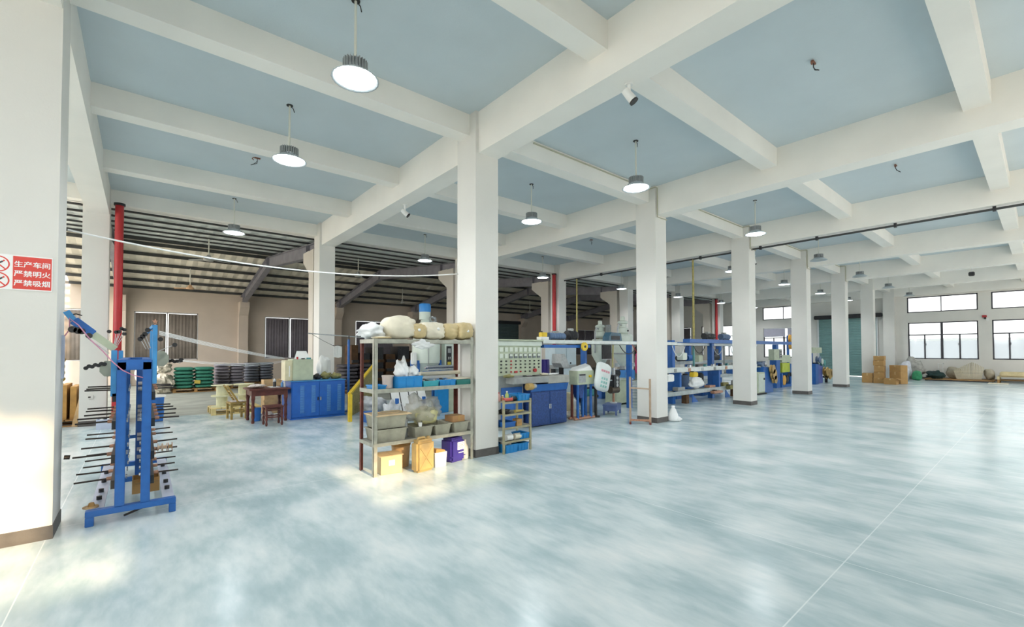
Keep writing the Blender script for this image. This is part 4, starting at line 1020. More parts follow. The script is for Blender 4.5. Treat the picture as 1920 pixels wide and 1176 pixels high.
t = thing('pail', 'beige pail standing on the middle shelf', 'pail', (2.53, 5.62, Z2)); MB().lathe([(.065, Z2), (.075, Z2+.165), (.07, Z2+.165), (.06, Z2+.01)], (2.53, 5.62, 0), 22).build('pail_body', mat('beige_pail', '#d8c6ba', .6, var=.12), t, auto=True); MB().cyl((2.53, 5.62, Z2+.15), (2.53, 5.62, Z2+.172), .078, n=22).build('pail_rim', MATS['beige_pail'], t)
t = thing('tin', 'grey stained tin between the pail and blue crate', 'tin', (2.63, 5.66, Z2)); MB().cyl((2.63, 5.66, Z2), (2.63, 5.66, Z2+.15), .032, n=16).build('tin_body', M_alu, t, auto=True); MB().cyl((2.63, 5.66, Z2+.15), (2.63, 5.66, Z2+.162), .034, n=16).build('tin_lid', M_copper, t)
crate(2.60, 2.965, 5.462, 5.75, Z2, .155, M_cyan, 'large cyan blue crate on the middle shelf', 3)
bag((2.72, 5.6, Z2+.1), (.09, .1, .13), M_wbag, 'white plastic bag with a peak sticking out of blue crate', 43, .22, 4, 0)
bag((2.86, 5.58, Z2+.11), (.09, .1, .085), M_wpoly, 'milky plastic bag on the right side of blue crate', 45, .2, 4, 0)
one(MB().cyl((0,0,0), (0,0,.15), .055, .01, 14), 'plastic_twist', M_wbag, 'twisted white plastic tip rising from the blue crate', 'plastic', loc=(2.76, 5.62, Z2+.28), smooth=True)
crate(2.98, 3.22, 5.462, 5.75, Z2, .08, M_teal, 'shallow teal crate next to the large blue crate', 1)
crate(3.235, 3.50, 5.462, 5.75, Z2, .085, M_cyan, 'shallow ribbed blue crate on the middle shelf', 3)
crate(3.515, 3.77, 5.462, 5.75, Z2, .075, M_dteal, 'dark teal crate at the right end of middle shelf', 1)
for i, (x0, x1) in enumerate(((2.99, 3.21), (3.25, 3.49))):
    for j in range(5):
        x = x0+(x1-x0)*(j+.5)/5
        one(MB().box(-.018, .018, -.08, .08, -.012, .012, Matrix.Rotation(.5*(j-2), 4, 'Z') @ Matrix.Rotation(.2*((j % 3)-1), 4, 'X')), 'steel_fitting', [M_alu, M_chrome, M_blkrub][j % 3], 'small %s steel fitting in the %s' % (['leftmost', 'second', 'middle', 'fourth', 'rightmost'][j], ['shallow teal crate', 'ribbed blue crate'][i]), 'fitting', loc=(x, 5.6, Z2+.07), group='fittings in shallow crates')
one(MB().cyl((3.1, 5.8, Z2+.16), (3.78, 5.8, Z2+.165), .03, n=16), 'wrapped_roll', M_cream, 'long cream wrapped roll lying at the back of middle shelf', 'roll', auto=True)
one(MB().cyl((3.15, 5.86, Z2+.10), (3.72, 5.86, Z2+.1), .045, n=16), 'wrapped_roll', M_wpoly, 'milky roll underneath the long cream roll', 'roll', auto=True)
one(MB().box(3.5, 3.78, 5.5, 5.72, Z2+.08, Z2+.10), 'cardboard_sheet', M_cream, 'cream card lying on the dark teal crate', 'card')
# bottom shelf: stacked bins, trays, foam bag
M_gbin = mat('grimy_grey_green_bin', '#a5a392', .55, var=.25, scale=7)
def tray(x0, x1, y0, y1, z, h, m, lab, lid=None):
    t = thing('storage_bin', lab, 'bin', ((x0+x1)/2, (y0+y1)/2, z))
    MB().crate(x0, x1, y0, y1, z, z+h, .007, .022).build('bin_body', m, t, bevel=.004)
    MB().box(x0-.012, x1+.012, y0-.012, y0+.004, z+h-.01, z+h).box(x0-.012, x1+.012, y1-.004, y1+.012, z+h-.01, z+h).box(x0-.012, x0+.004, y0, y1, z+h-.01, z+h).box(x1-.004, x1+.012, y0, y1, z+h-.01, z+h).build('rim', m, t)
    return t
Z3 = .417
tray(2.325, 2.74, 5.475, 5.865, Z3, .165, M_gbin, 'grimy grey bin at the bottom of the two bin stack')
tray(2.325, 2.74, 5.475, 5.865, Z3+.172, .165, M_gbin, 'grimy grey bin on top of the two bin stack')
one(MB().box(2.30, 2.80, 5.44, 5.86, Z3+.34, Z3+.352).box(2.45, 2.7, 5.6, 5.8, Z3+.352, Z3+.362), 'tan_board', mat('tan_board', '#d8bf98', .75, var=.2), 'tan warped board lying on the upper grimy bin', 'board', bevel=.003)
tray(2.86, 3.135, 5.475, 5.865, Z3, .145, M_gbin, 'pale grey tray left of three on the bottom shelf')
tray(3.17, 3.43, 5.475, 5.865, Z3, .145, M_gbin, 'pale grey tray in the middle of three on bottom shelf')
tray(3.48, 3.735, 5.475, 5.865, Z3, .145, M_gbin, 'pale grey tray right of three on the bottom shelf')
bag((3.12, 5.68, Z3+.146), (.2, .17, .12), mat('yellowed_foam_bag', '#cdc795', .45, var=.2, scale=6, bump=.4, bscale=9), 'yellowish foam stuffed in a loose clear bag', 47, .14, 3, .15)
bag((3.10, 5.69, Z3+.15), (.265, .19, .185), mat('thin_clear_bag', '#c6c4bb', .3, var=.25, scale=9, bump=.5, bscale=14, alpha=.42), 'loose grey open top of the yellowish foam bag', 49, .25, 4, 0)
one(MB().lathe([(.022, 0), (.028, .05), (.025, .05), (.02, .004)], (0,0,0), 16), 'cup', M_white, 'small white cup on the left pale grey tray', 'cup', loc=(2.95, 5.5, Z3+.147), auto=True)
t = thing('small_carton', 'small orange brown carton on the right pale grey tray', 'box', (3.58, 5.62, Z3+.147)); MB().box(3.47, 3.68, 5.5, 5.72, Z3+.147, Z3+.235).build('carton_body', mat('orange_card', '#b0865a', .8, var=.15), t, bevel=.003); MB().box(3.56, 3.6, 5.499, 5.721, Z3+.15, Z3+.2355).build('tape', M_card, t)
t = thing('paint_can', 'grey stained can between the bin stack and trays', 'can', (2.80, 5.6, Z3)); MB().cyl((2.80, 5.65, Z3), (2.80, 5.65, Z3+.24), .035, n=16).build('can_body', M_alu, t, auto=True); MB().cyl((2.80, 5.65, Z3+.24), (2.80, 5.65, Z3+.25), .037, n=16).build('can_rim', M_shelf, t)
# floor level under the shelf
M_card2 = mat('worn_carton', '#cdb78f', .8, var=.12, scale=5)
t = thing('carton', 'worn open topped carton with white label on the floor', 'box', (2.53, 5.6, 0))
mm = Rz(-.12, (2.53, 5.6, 0))
MB().box(2.40, 2.68, 5.47, 5.74, 0.002, .23, mm).build('carton_body', M_card2, t)
MB().box(2.38, 2.54, 5.47, 5.76, .232, .238, mm).box(2.545, 2.70, 5.47, 5.76, .232, .238, mm).build('flap', M_card2, t)
MB().box(2.50, 2.58, 5.464, 5.469, .11, .18, mm).build('label', M_white, t)
t = thing('bamboo_basket', 'brown round basket tub behind the amber jerry can', 'basket', (2.80, 5.78, 0)); MB().lathe([(.11, 0), (.13, .33), (.12, .33), (.1, .012)], (2.80, 5.78, 0), 26).build('basket_body', M_wood, t, auto=True); MB().lathe([(.134, .29), (.136, .32), (.131, .32), (.129, .29)], (2.80, 5.78, 0), 26).build('hoop', M_card, t, auto=True)
M_amber = mat('amber_plastic', '#b59c66', .4, var=.3, scale=4, dirt='#94825c')
def jerry(c, w, d_, h, m, lab, rz, cross=True, cap=None, nm='jerry_can'):
    t = thing(nm, lab, 'can', (c[0], c[1], 0), rz)
    mb = MB().box(-w/2, w/2, -d_/2, d_/2, .002, h*.9); mb.build('can_body', m, t, off=(0,0,0), bevel=.03, auto=True)
    MB().box(-w*.42, w*.42, -d_*.42, d_*.42, h*.87, h*.94).build('shoulder', m, t, off=(0,0,0), bevel=.015)
    MB().tube([(-w*.30, 0, h*.92), (-w*.28, 0, h*.985), (w*.08, 0, h*.985), (w*.12, 0, h*.92)], .016, 8).build('handle', m, t, off=(0,0,0), smooth=True)
    MB().cyl((w*.3, 0, h*.93), (w*.3, 0, h), .026, n=16).build('cap', cap or m, t, off=(0,0,0))
    if cross:
        r_ = MB(); r_.bar((-w*.34, -d_/2-.001, h*.12), (w*.34, -d_/2-.001, h*.72), .012); r_.bar((w*.34, -d_/2-.001, h*.12), (-w*.34, -d_/2-.001, h*.72), .012); r_.build('cross_rib', m, t, off=(0,0,0))
    return t
jerry((2.91, 5.35), .29, .155, .45, M_amber, 'amber jerry can with a pressed cross on the front', .17)
t = thing('white_tub', 'white open tub with papers right of amber jerry can', 'tub', (3.19, 5.45, 0)); MB().crate(3.10, 3.29, 5.36, 5.56, .002, .2, .008, .01).build('tub_body', M_white, t); MB().box(3.12, 3.26, 5.4, 5.52, .02, .23, Rot('Y', R(12), (3.19, 5.45, .1))).build('papers', M_card, t)
M_purp = mat('indigo_plastic', '#3a2f86', .35, var=.15, scale=5)
pj = jerry((3.51, 5.56), .27, .24, .366, M_purp, 'indigo drum can with a white label under the shelf', .2, False, M_purp, 'chemical_drum')
MB().box(-.02, .12, -.1225, -.120, .17, .28).build('label', M_signw, pj, off=(0,0,0)); 
for i in range(4): MB().box(0-.005, .11-.02*(i % 2), -.1235, -.1225, .255-.02*i, .26-.02*i).build('label_print', M_signk, pj, off=(0,0,0))
MB().box(.0, .10, -.1228, -.121, .125, .135).build('lettering', M_signw, pj, off=(0,0,0)); MB().box(-.137, .137, -.124, .124, .075, .085).build('ridge', M_purp, pj, off=(0,0,0))
t = thing('bottle', 'translucent white jug beside the indigo drum', 'bottle', (3.73, 5.55, 0)); MB().lathe([(.055, .002), (.06, .03), (.06, .16), (.025, .22), (.02, .26)], (3.72, 5.56, 0), 20).build('bottle_body', M_wpoly, t, auto=True); MB().cyl((3.72, 5.56, .255), (3.72, 5.56, .28), .022, n=14).build('bottle_cap', M_white, t)
# ================================================================ small rack right of the tall column
M_rackp = mat('khaki_angle_iron', '#a39d7f', .55, var=.2, scale=12)
RX0_, RX1_, RY0, RY1 = 4.30, 4.88, 5.36, 5.72
rk = thing('tool_rack', 'small khaki angle iron rack right of the tall column', 'rack', (4.59, 5.54, 0))
for x in (RX0_, RX1_-.03):
    for y in (RY0, RY1-.03): MB().box(x, x+.03, y, y+.03, 0, .83).build('post', M_rackp, rk)
LV = (.80, .61, .405, .19)
for z in LV:
    MB().box(RX0_+.005, RX1_-.005, RY0+.005, RY1-.005, z-.012, z-.004).build('shelf_board', M_sheetm, rk); MB().box(RX0_, RX1_, RY0-.003, RY0, z-.03, z).box(RX0_, RX1_, RY1, RY1+.003, z-.03, z).box(RX1_, RX1_+.003, RY0, RY1, z-.03, z).build('shelf_rail', M_rackp, rk)
crate(4.62, 4.86, 5.38, 5.68, .798, .10, M_cyan, 'blue crate on top of the small rack')
one(MB().cyl((4.35, 5.42, .83), (4.52, 5.42, .83), .028, n=14), 'red_tube', mat('coral_tube', '#c8574e', .5, var=.15), 'coral red tube lying on top of the small rack', 'tube', auto=True)
for i, (x, m_, h, lab) in enumerate(((4.36, mat('pinkish_bottle', '#d8a9a0', .5), .14, 'pink topped bottle on the rack beside the column'), (4.53, mat('lime_bottle', '#b9d27c', .4), .15, 'lime green bottle on top of the small rack'), (4.44, M_wood, .09, 'brown jar between the bottles on the small rack'))):
    t = thing('bottle', lab, 'bottle', (x, 5.56, .798)); MB().lathe([(.03, .798), (.032, .798+h*.6), (.014, .798+h*.8), (.014, .798+h*.9)], (x, 5.56, 0), 14).build('bottle_body', m_, t, auto=True); MB().cyl((x, 5.56, .798+h*.88), (x, 5.56, .798+h), .016, n=12).build('bottle_cap', M_red if i == 0 else M_white, t)
bag((4.58, 5.45, .798), (.06, .05, .035), M_blkrub, 'dark oily parts heap on top of the small rack', 53, .3, 5, 0, 16, 10)
bag((4.42, 5.5, .607), (.09, .1, .035), M_blkrub, 'dark tools heap on the second level of small rack', 55, .35, 5, 0, 16, 10)
one(MB().cyl((4.58, 5.42, .635), (4.78, 5.44, .635), .026, .012, 14), 'drill_sleeve', mat('ochre_tool', '#cdb76a', .5, var=.2), 'ochre tool handle on the second level of small rack', 'tool', auto=True)
crate(4.33, 4.56, 5.38, 5.66, .403, .08, M_blue, 'dark blue bin on the third level of small rack', 1)
t = thing('brown_block', 'brown wooden block on the third level of small rack', 'block', (4.64, 5.45, .403)); MB().box(4.59, 4.7, 5.38, 5.5, .403, .51).build('block_body', M_card, t, bevel=.004); MB().box(4.61, 4.68, 5.378, 5.38, .44, .47).build('mark', M_pal, t)
for i, (x, r, m_) in enumerate(((4.39, .05, M_white), (4.56, .048, M_cream))):
    one(MB().cyl((x, 5.42, .19+r), (x+.12, 5.42, .19+r), r, n=20), 'paper_roll', m_, ['white roll on the lowest shelf of small rack', 'cream roll on the lowest shelf of small rack'][i], 'roll', auto=True)
crate(4.66, 4.85, 5.38, 5.6, .188, .09, M_cyan, 'blue basket on the lowest shelf of small rack')
crate(4.35, 4.60, 5.37, 5.68, .002, .13, M_cyan, 'blue crate on the floor under the small rack, left')
crate(4.62, 4.84, 5.39, 5.69, .002, .12, M_cyan, 'blue crate on the floor under the small rack, right')
for i, x in enumerate((4.42, 4.5)): bag((x, 5.5, .09), (.05, .07, .035), M_wpoly, ['white rag left in the floor crate', 'white rag right in the floor crate'][i], 57+i, .2, 4, 0, 14, 10)
# ================================================================ mixer and clutter behind the tall shelf
M_mix = mat('pale_mint_enamel', '#cfd8cd', .35, var=.06, scale=6)
M_mblue = mat('motor_cap_blue', '#2f86d0', .35, var=.06)
M_grey = mat('machine_grey', '#9a9d9b', .5, var=.15, scale=8)
M_dark = mat('dark_machine_parts', '#343538', .5, metal=.3, var=.3, scale=14)
mx = thing('vertical_mixer', 'pale vertical mixer with bright blue motor cap behind the tall shelf', 'mixer', (5.8, 10.5, 0))
MB().lathe([(.14, 1.0), (.36, 1.28), (.37, 1.8), (.33, 1.95), (.16, 2.3), (.14, 2.42)], (5.8, 10.5, 0), 32).build('hopper_body', M_mix, mx, auto=True)
MB().cyl((5.76, 10.5, 2.42), (5.76, 10.5, 2.62), .15, n=26).build('motor_flange', M_mix, mx, auto=True)
MB().lathe([(.155, 2.62), (.155, 2.80), (.14, 2.84)], (5.76, 10.5, 0), 26).build('motor_cap', M_mblue, mx, auto=True)
MB().tube([(5.92, 10.45, 2.5), (6.0, 10.4, 2.45), (6.04, 10.4, 2.3), (6.02, 10.4, 2.1)], .035, 10).build('air_hose', M_poly, mx, smooth=True)
MB().box(5.80, 5.98, 10.28, 10.32, 2.36, 2.38).box(5.80, 5.98, 10.28, 10.32, 2.47, 2.49).box(5.80, 5.82, 10.28, 10.32, 2.36, 2.49).box(5.96, 5.98, 10.28, 10.32, 2.36, 2.49).build('bracket', M_alu, mx)
for x in (5.48, 6.12): MB().box(x-.03, x+.03, 10.3, 10.36, 0, 1.35).box(x-.03, x+.03, 10.66, 10.72, 0, 1.35).build('leg', M_blue, mx)
MB().box(5.66, 5.672, 10.12, 10.14, 1.25, 1.85).build('seam', M_grey, mx)
cp = thing('mixer_switch_box', 'upright switch box with yellow plate beside the mixer', 'control panel', (6.4, 10.3, 0))
MB().box(6.26, 6.54, 10.3, 10.5, 1.1, 1.78).build('box_body', M_mix, cp, bevel=.01); MB().box(6.30, 6.46, 10.292, 10.3, 1.2, 1.72).build('black_face', M_blkrub, cp); MB().box(6.33, 6.43, 10.286, 10.292, 1.22, 1.30).build('yellow_plate', mat('yellow_plate', '#c9b53f', .5), cp)
for z in (1.42, 1.38): MB().cyl((6.36, 10.28, z), (6.36, 10.292, z), .012, n=10).cyl((6.41, 10.28, z), (6.41, 10.292, z), .012, n=10).build('button', M_white, cp)
MB().box(6.34, 6.43, 10.286, 10.292, 1.54, 1.66).build('display', M_grey, cp); MB().box(6.36, 6.44, 10.36, 10.44, 0, 1.1).build('post', M_grey, cp)
t = thing('junction_box', 'small white box on the left of the mixer', 'box', (5.36, 10.3, 0)); MB().box(5.29, 5.42, 10.28, 10.4, 1.25, 1.56).build('box_body', M_white, t, bevel=.02); MB().box(5.34, 5.37, 10.32, 10.36, 0, 1.25).build('post', M_blue, t)
t = thing('roller_stand', 'steel roller stand with bright pipes under the mixer', 'stand', (6.1, 10.0, 0))
for z, y in ((1.2, 10.0), (1.12, 9.96), (1.16, 10.1)): MB().cyl((5.55, y, z), (6.62, y, z), .028, n=14).build('roller', M_chrome, t, auto=True)
MB().box(5.88, 6.18, 9.98, 10.2, 0, .62).build('post', M_cyan, t, bevel=.01); MB().box(5.5, 6.65, 9.95, 10.15, 1.04, 1.08).build('bed', M_blue, t); MB().box(5.9, 6.1, 10.0, 10.1, .62, 1.04).build('column', M_blue, t)
MB().box(6.19, 6.56, 10.02, 10.3, 0, .6).build('side_panel', M_pgreen, t, bevel=.01)
for i in range(4):
    m_ = Rot('X', R(-24), (0, 9.8, .1))
    x = 4.58+.235*i
    t = thing('framed_board', 'white board with black edges leaning behind shelf, %s' % ['leftmost', 'second from left', 'third from left', 'rightmost'][i], 'board', (x+.12, 9.9, 0), group='framed boards')
    MB().box(x, x+.215, 9.8, 9.82, .03, .66, m_).build('board', M_white, t); MB().box(x-.008, x, 9.79, 9.82, .02, .67, m_).box(x, x+.215, 9.79, 9.82, .66, .672, m_).build('edge', M_blkrub, t)
for i, x in enumerate((4.55, 5.24)): one(MB().box(x-.035, x+.035, 9.56, 9.63, 0, .5), 'bollard', M_blue, ['blue stub post left of the white boards', 'blue stub post before the white boards'][i], 'post', bevel=.006)
bag((4.9, 9.3, .0), (.3, .2, .2), M_wbag, 'white plastic bag heap on the floor behind the shelf', 61, .18, 3.5)
bag((4.2, 9.1, .0), (.2, .18, .24), M_poly, 'grey plastic bag behind the shelf beside yellow rail', 63, .2, 4)
M_brown = mat('dark_brown_timber', '#5b4129', .8, var=.4, scale=5)
for i, (x, w_, h, m_) in enumerate(((6.05, .25, 1.85, M_brown), (6.4, .35, 1.5, M_dark), (6.85, .45, 1.75, M_dark), (7.4, .4, 1.45, M_brown), (7.9, .5, 1.8, M_dark), (8.5, .5, 1.6, M_brown))):
    t = thing('storage_rack', '%s stores rack in the lean-to behind the mixer, %s' % (['brown timber', 'dark', 'dark wide', 'brown low', 'dark tall', 'brown far'][i], ['leftmost', 'second', 'third', 'fourth', 'fifth', 'rightmost'][i]), 'rack', (x+w_/2, 19, 0), group='dark stores in the lean-to')
    MB().box(x*1.12, (x+w_)*1.12, 18.6, 19.4, 0, h).build('rack_body', m_, t, bevel=.01)
    for k_ in range(3): MB().box(x*1.12, (x+w_)*1.12, 18.5, 18.6, .3+.4*k_, .42+.4*k_).build('shelf_front', M_brown if m_ is M_dark else M_dark, t)
# ================================================================ extruder: control panel, bench, blue cabinet
cpn = thing('gauge_console', 'pale green control panel with rows of gauges and knobs', 'control panel', (6.08, 7.2, 0))
PX0, PX1, PZ0, PZ1 = 5.47, 6.66, 1.08, 1.80
MB().box(PX0, PX1, 7.0, 7.45, PZ0, PZ1).build('cabinet', M_pgreen, cpn, bevel=.01)
MB().box(PX0-.02, PX1+.02, 6.94, 7.47, PZ1, PZ1+.03).build('hood', M_pgreen, cpn)
MB().box(PX0, PX1, 6.975, 7.0, 1.70, 1.79).build('header', M_mix, cpn)
MB().box(6.2, 6.6, 7.41, 7.44, 0, PZ0).build('leg', M_grey, cpn)
M_gface = mat('gauge_face', '#d6ddd0', .3, var=0); M_gk = mat('gauge_grey', '#6b7074', .35, var=.1)
dx = (PX1-PX0-.16)/8
for c_ in range(9):
    x = PX0+.08+dx*c_
    for r_, z in ((0, 1.62), (1, 1.49)):
        g = MB().box(x-.042, x+.042, 6.985, 7.0, z-.045, z+.045).build('gauge', M_gk if (r_ and c_ > 1) else M_gface, cpn)
        MB().box(x-.036, x+.036, 6.982, 6.985, z+(-.005 if r_ and c_ > 1 else -.037), z+.037).build('gauge_window', M_gface, g, off=world(cpn))
    for r_, z in enumerate((1.385, 1.315, 1.245, 1.165)):
        if r_ == 3 and c_ in (3, 7, 8): continue
        MB().cyl((x, 6.975, z), (x, 7.0, z), .016, n=10).build('knob', M_red if (c_ == 2 or (c_ == 4 and r_ == 3)) else M_blkrub, cpn)
        
MB().box(PX0+.08+dx*2.7, PX0+.08+dx*3.3, 6.98, 7.0, 1.14, 1.18).build('rocker_switch', M_red, cpn)
MB().cyl((PX0+.08+dx*7, 6.95, 1.18), (PX0+.08+dx*7, 7.0, 1.18), .04, .034, n=18).build('emergency_button', M_red, cpn)
bn = thing('extruder_bench', 'grey steel bench of the extruder below the control panel', 'machine', (6.3, 7.0, 0))
MB().box(5.66, 6.62, 6.72, 7.0, .93, 1.05).build('trough', M_grey, bn, bevel=.008)
MB().box(6.62, 7.28, 6.74, 7.25, .90, 1.06).build('gear_housing', mat('warm_grey_housing', '#a8a79f', .5, var=.15, scale=9), bn, bevel=.008)
MB().cyl((5.95, 6.66, .87), (6.1, 6.68, .87), .07, n=18).build('motor_end', mat('brass_motor_end', '#b8995c', .45, metal=.3, var=.2), bn, auto=True)
MB().cyl((6.1, 6.68, .87), (6.2, 6.7, .87), .05, n=18).build('ring', M_alu, bn, auto=True)
MB().box(5.5, 6.15, 7.0, 7.4, 0, 1.078).build('body', M_grey, bn, bevel=.008)
MB().box(5.55, 6.1, 6.98, 7.0, .1, .85).build('blue_side', M_blue, bn)
bc = thing('blue_cabinet', 'worn dark blue steel cabinet with two doors under the bench', 'cabinet', (6.75, 7.1, 0))
M_dblue = mat('scuffed_dark_blue', '#274785', .5, var=.3, scale=25)
MB().prism([(6.83, .02), (6.83, .73), (6.78, .89), (7.4, .89), (7.4, .02)], 'x', 6.2, 7.28).build('cabinet_body', M_dblue, bc, bevel=.006)
MB().add([(6.2, 6.825, .745), (7.28, 6.825, .745), (7.28, 6.775, .892), (6.2, 6.775, .892), (6.2, 6.832, .745), (7.28, 6.832, .745), (7.28, 6.782, .892), (6.2, 6.782, .892)], [(0,1,2,3),(7,6,5,4),(0,4,5,1),(1,5,6,2),(2,6,7,3),(3,7,4,0)]).build('sloped_lip', M_blue, bc)
for a, b_ in ((6.22, 6.735), (6.745, 7.26)):
    d = MB().box(a, b_, 6.812, 6.83, .05, .72).build('door', M_dblue, bc, bevel=.004)
    hx = 6.72 if a < 6.5 else 6.76
    MB().box(hx-.01, hx+.01, 6.8, 6.812, .36, .46).build('door_latch', M_chrome, d, off=world(bc))
for i, (x, y, z, r, m_, lab) in enumerate(((5.62, 6.85, 1.056, (.1, .09, .035), M_olive, 'olive oily rag on the left end of grey bench'), (6.7, 6.95, 1.065, (.1, .08, .025), M_cream, 'cream rag lying on the grey bench'), (6.95, 6.95, 1.065, (.16, .1, .02), M_wbag, 'white crumpled wrapper on the gear housing'))):
    one(MB().ell((0,0,r[2]), r, 18, 10, lump(70+i, .3, 4)), 'rag', m_, lab, 'rag', loc=(x, y, z), smooth=True)
M_tealr = mat('teal_steel_roller', '#4f8d8f', .4, var=.15)
# ================================================================ the long cable line
M_trough = mat('white_steel_trough', '#d3d9d6', .4, metal=.1, var=.1, scale=7)
M_trough2 = mat('galvanised_trough', '#aeb7b8', .4, metal=.3, var=.15, scale=7)
ln = thing('cooling_line', 'long blue cable line frame with stacked troughs behind columns', 'machine', (13, 7.1, 0))
def trough(x0, x1, y0, y1, z0, z1, m, nm='trough'):
    t_ = .008
    return MB().box(x0, x1, y0, y0+t_, z0, z1).box(x0, x1, y1-t_, y1, z0, z1).box(x0, x1, y0, y1, z0, z0+t_).box(x0, x0+t_, y0, y1, z0, z1).box(x1-t_, x1, y0, y1, z0, z1).build(nm, m, ln)
trough(6.7, 12.2, 6.98, 7.2, 1.745, 1.835, M_trough)
MB().box(6.75, 8.3, 7.0, 7.18, 1.66, 1.73).build('under_rail', M_blue, ln, bevel=.005)
MB().box(12.85, 22.2, 6.94, 7.16, 1.83, 1.95).build('top_beam', M_blue, ln, bevel=.006)
trough(12.2, 18.5, 7.2, 7.36, 1.74, 1.83, M_trough)
trough(10.6, 17.58, 6.86, 7.115, .945, 1.085, M_trough, 'trough')
trough(10.6, 16.6, 6.86, 7.10, .27, .40, M_trough2, 'trough')
for x, h in ((12.16, 1.9), (14.62, 1.84), (17.1, 1.84), (8.5, 1.75), (10.4, 1.75)):
    MB().box(x, x+(.16 if x > 12 else .09), 7.12 if x > 12 else 7.36, 7.28 if x > 12 else 7.5, 0, h).build('post', M_blue, ln, bevel=.006)
    if 12 < x < 16: MB().box(x+.02, x+.12, 6.9, 7.12, .27, 1.0).build('post_bracket', M_blue, ln)
for x in (12.55, 15.8): MB().box(x, x+.16, 6.9, 7.06, 0, .28).build('stub_leg', M_brown, ln)
for x, h in ((13.0, .25), (15.2, .3)): MB().prism([(x, 0), (x+.35, 0), (x, h)], 'y', 6.95, 6.97).build('gusset', M_blue, ln)
for i in range(9): MB().cyl((12.9+.5*i, 6.95, 1.10), (12.9+.5*i, 7.03, 1.10), .055, n=16).build('guide_roller', [M_chrome, M_dark, M_tealr][i % 3], ln, auto=True)
for i in range(7): MB().box(11.0+.8*i, 11.12+.8*i, 6.84, 6.86, .965, 1.06).build('trough_clip', [M_trough2, M_grey, M_copper][i % 3], ln)
for i in (0, 1, 3, 4, 5): MB().box(11.1+.95*i, 11.5+.95*i, 6.88, 7.06, .405, .47+.04*(i % 3)).build('drip_tray', [M_olive, M_grey, M_mix, M_copper][i % 4], ln, bevel=.01)
for i, x in enumerate((11.0, 13.5, 15.6)): MB().box(x, x+.05, 7.15, 7.2, 1.09, 1.74).build('stanchion', [M_grey, M_tealr, M_grey][i], ln)
for i, (x, z) in enumerate(((12.9, 1.30), (15.0, 1.42), (13.9, 1.22), (11.3, 1.25))): MB().box(x, x+.28, 7.2, 7.4, z, z+.22).build('switch_case', [M_mix, M_dark, M_pgreen, M_grey][i], ln, bevel=.015)
for i in range(6):
    x = 9.4+1.25*i
    one(MB().tube(sag((x, 6.97, 1.73), (x+.9, 7.07, 1.72), .22+.05*(i % 3), 14), .012, 6), 'hanging_hose', [M_blkrub, M_poly, M_white][i % 3], ['black hose loop under the trough above printed sack', 'grey hose loop before the dryers', 'white hose loop behind the second column', 'black hose loop right of the second column', 'grey hose loop in the middle of the blue frame', 'white hose loop at the left of the camera column'][i], 'hose', smooth=True)
# second row of the line behind
l2 = thing('extrusion_line', 'second blue line frame behind the first with teal posts', 'machine', (14, 9.2, 0))
M_tealp = mat('teal_post_paint', '#3f8f8c', .45, var=.12)
for x in (14.6, 16.8, 19.4, 22.0): MB().box(x, x+.18, 9.1, 9.28, 0, 1.88).build('post', M_tealp if x < 15 else M_blue, l2, bevel=.006)
MB().box(12.2, 22.5, 9.05, 9.3, 1.80, 1.92).build('top_beam', M_blue, l2, bevel=.006)
for z, m_ in ((1.05, M_trough2), (.42, M_trough)): MB().box(12.2, 21.5, 9.0, 9.25, z, z+.12).build('trough', m_, l2, bevel=.004)
for x in (15.3, 17.6, 20.3): MB().box(x, x+.5, 8.95, 9.25, .54, .85).build('blue_drive', M_blue, l2, bevel=.02)
for i, x in enumerate((13.3, 15.6, 16.2, 18.3)): 
    MB().cyl((x, 8.9, 1.30), (x+.45, 8.9, 1.30), .12, n=20).build('winch_drum', [M_purp, M_dark, M_blue, M_dark][i], l2, auto=True)
    MB().box(x+.1, x+.35, 8.86, 9.0, 1.17, 1.2).build('drum_seat', M_grey, l2)
# motors lying on top of the trough and beam
def motor(x, y, z, m, lab, l=.34, r=.075):
    t = thing('electric_motor', lab, 'motor', (x, y, z), group='motors on the line')
    MB().cyl((x, y, z+r), (x+l, y, z+r), r, n=20).build('motor_body', m, t, auto=True)
    for k_ in range(5): MB().cyl((x+.04+l*.16*k_, y, z+r), (x+.05+l*.16*k_, y, z+r), r*1.08, n=20).build('cooling_fin', m, t)
    MB().cyl((x+l, y, z+r), (x+l+.05, y, z+r), r*.6, n=16).build('end_cap', M_dark, t); MB().box(x+l*.3, x+l*.6, y-r*.5, y+r*.5, z+r*1.9, z+r*2.5).build('terminal_box', M_grey, t)
    MB().box(x+.05, x+l-.05, y-r*.8, y+r*.8, z, z+.02).build('foot', M_dark, t)
M_mot = mat('slate_blue_motor', '#5d7391', .45, metal=.2, var=.15)
motor(6.95, 7.08, 1.838, M_mot, 'slate motor lying on the white trough beside red pipe', .5, .08)
motor(7.55, 7.08, 1.838, M_dark, 'dark motor standing on the white trough by the red pipe', .3, .11)
motor(13.95, 7.05, 1.952, M_dark, 'dark motor on the blue top beam left of red pipe', .6, .1)
motor(15.1, 7.05, 1.952, M_mot, 'grey motor on blue top beam beside the camera column', .55, .1)
t = thing('dryer_lid', 'yellow white fitting standing on the white trough', 'fitting', (6.74, 7.1, 1.838)); MB().box(6.70, 6.92, 7.02, 7.18, 1.838, 1.90).build('base', M_white, t); MB().box(6.74, 6.90, 7.04, 7.16, 1.90, 2.0).build('yellow_body', M_yellow, t, bevel=.01); MB().cyl((6.78, 7.1, 2.0), (6.78, 7.1, 2.03), .02, n=10).build('cap', M_blkrub, t)
t = thing('cable_sheave', 'yellow grooved guide wheel hanging under the white trough', 'wheel', (8.02, 6.94, 1.7)); q = Matrix.Rotation(pi/2, 4, 'X')
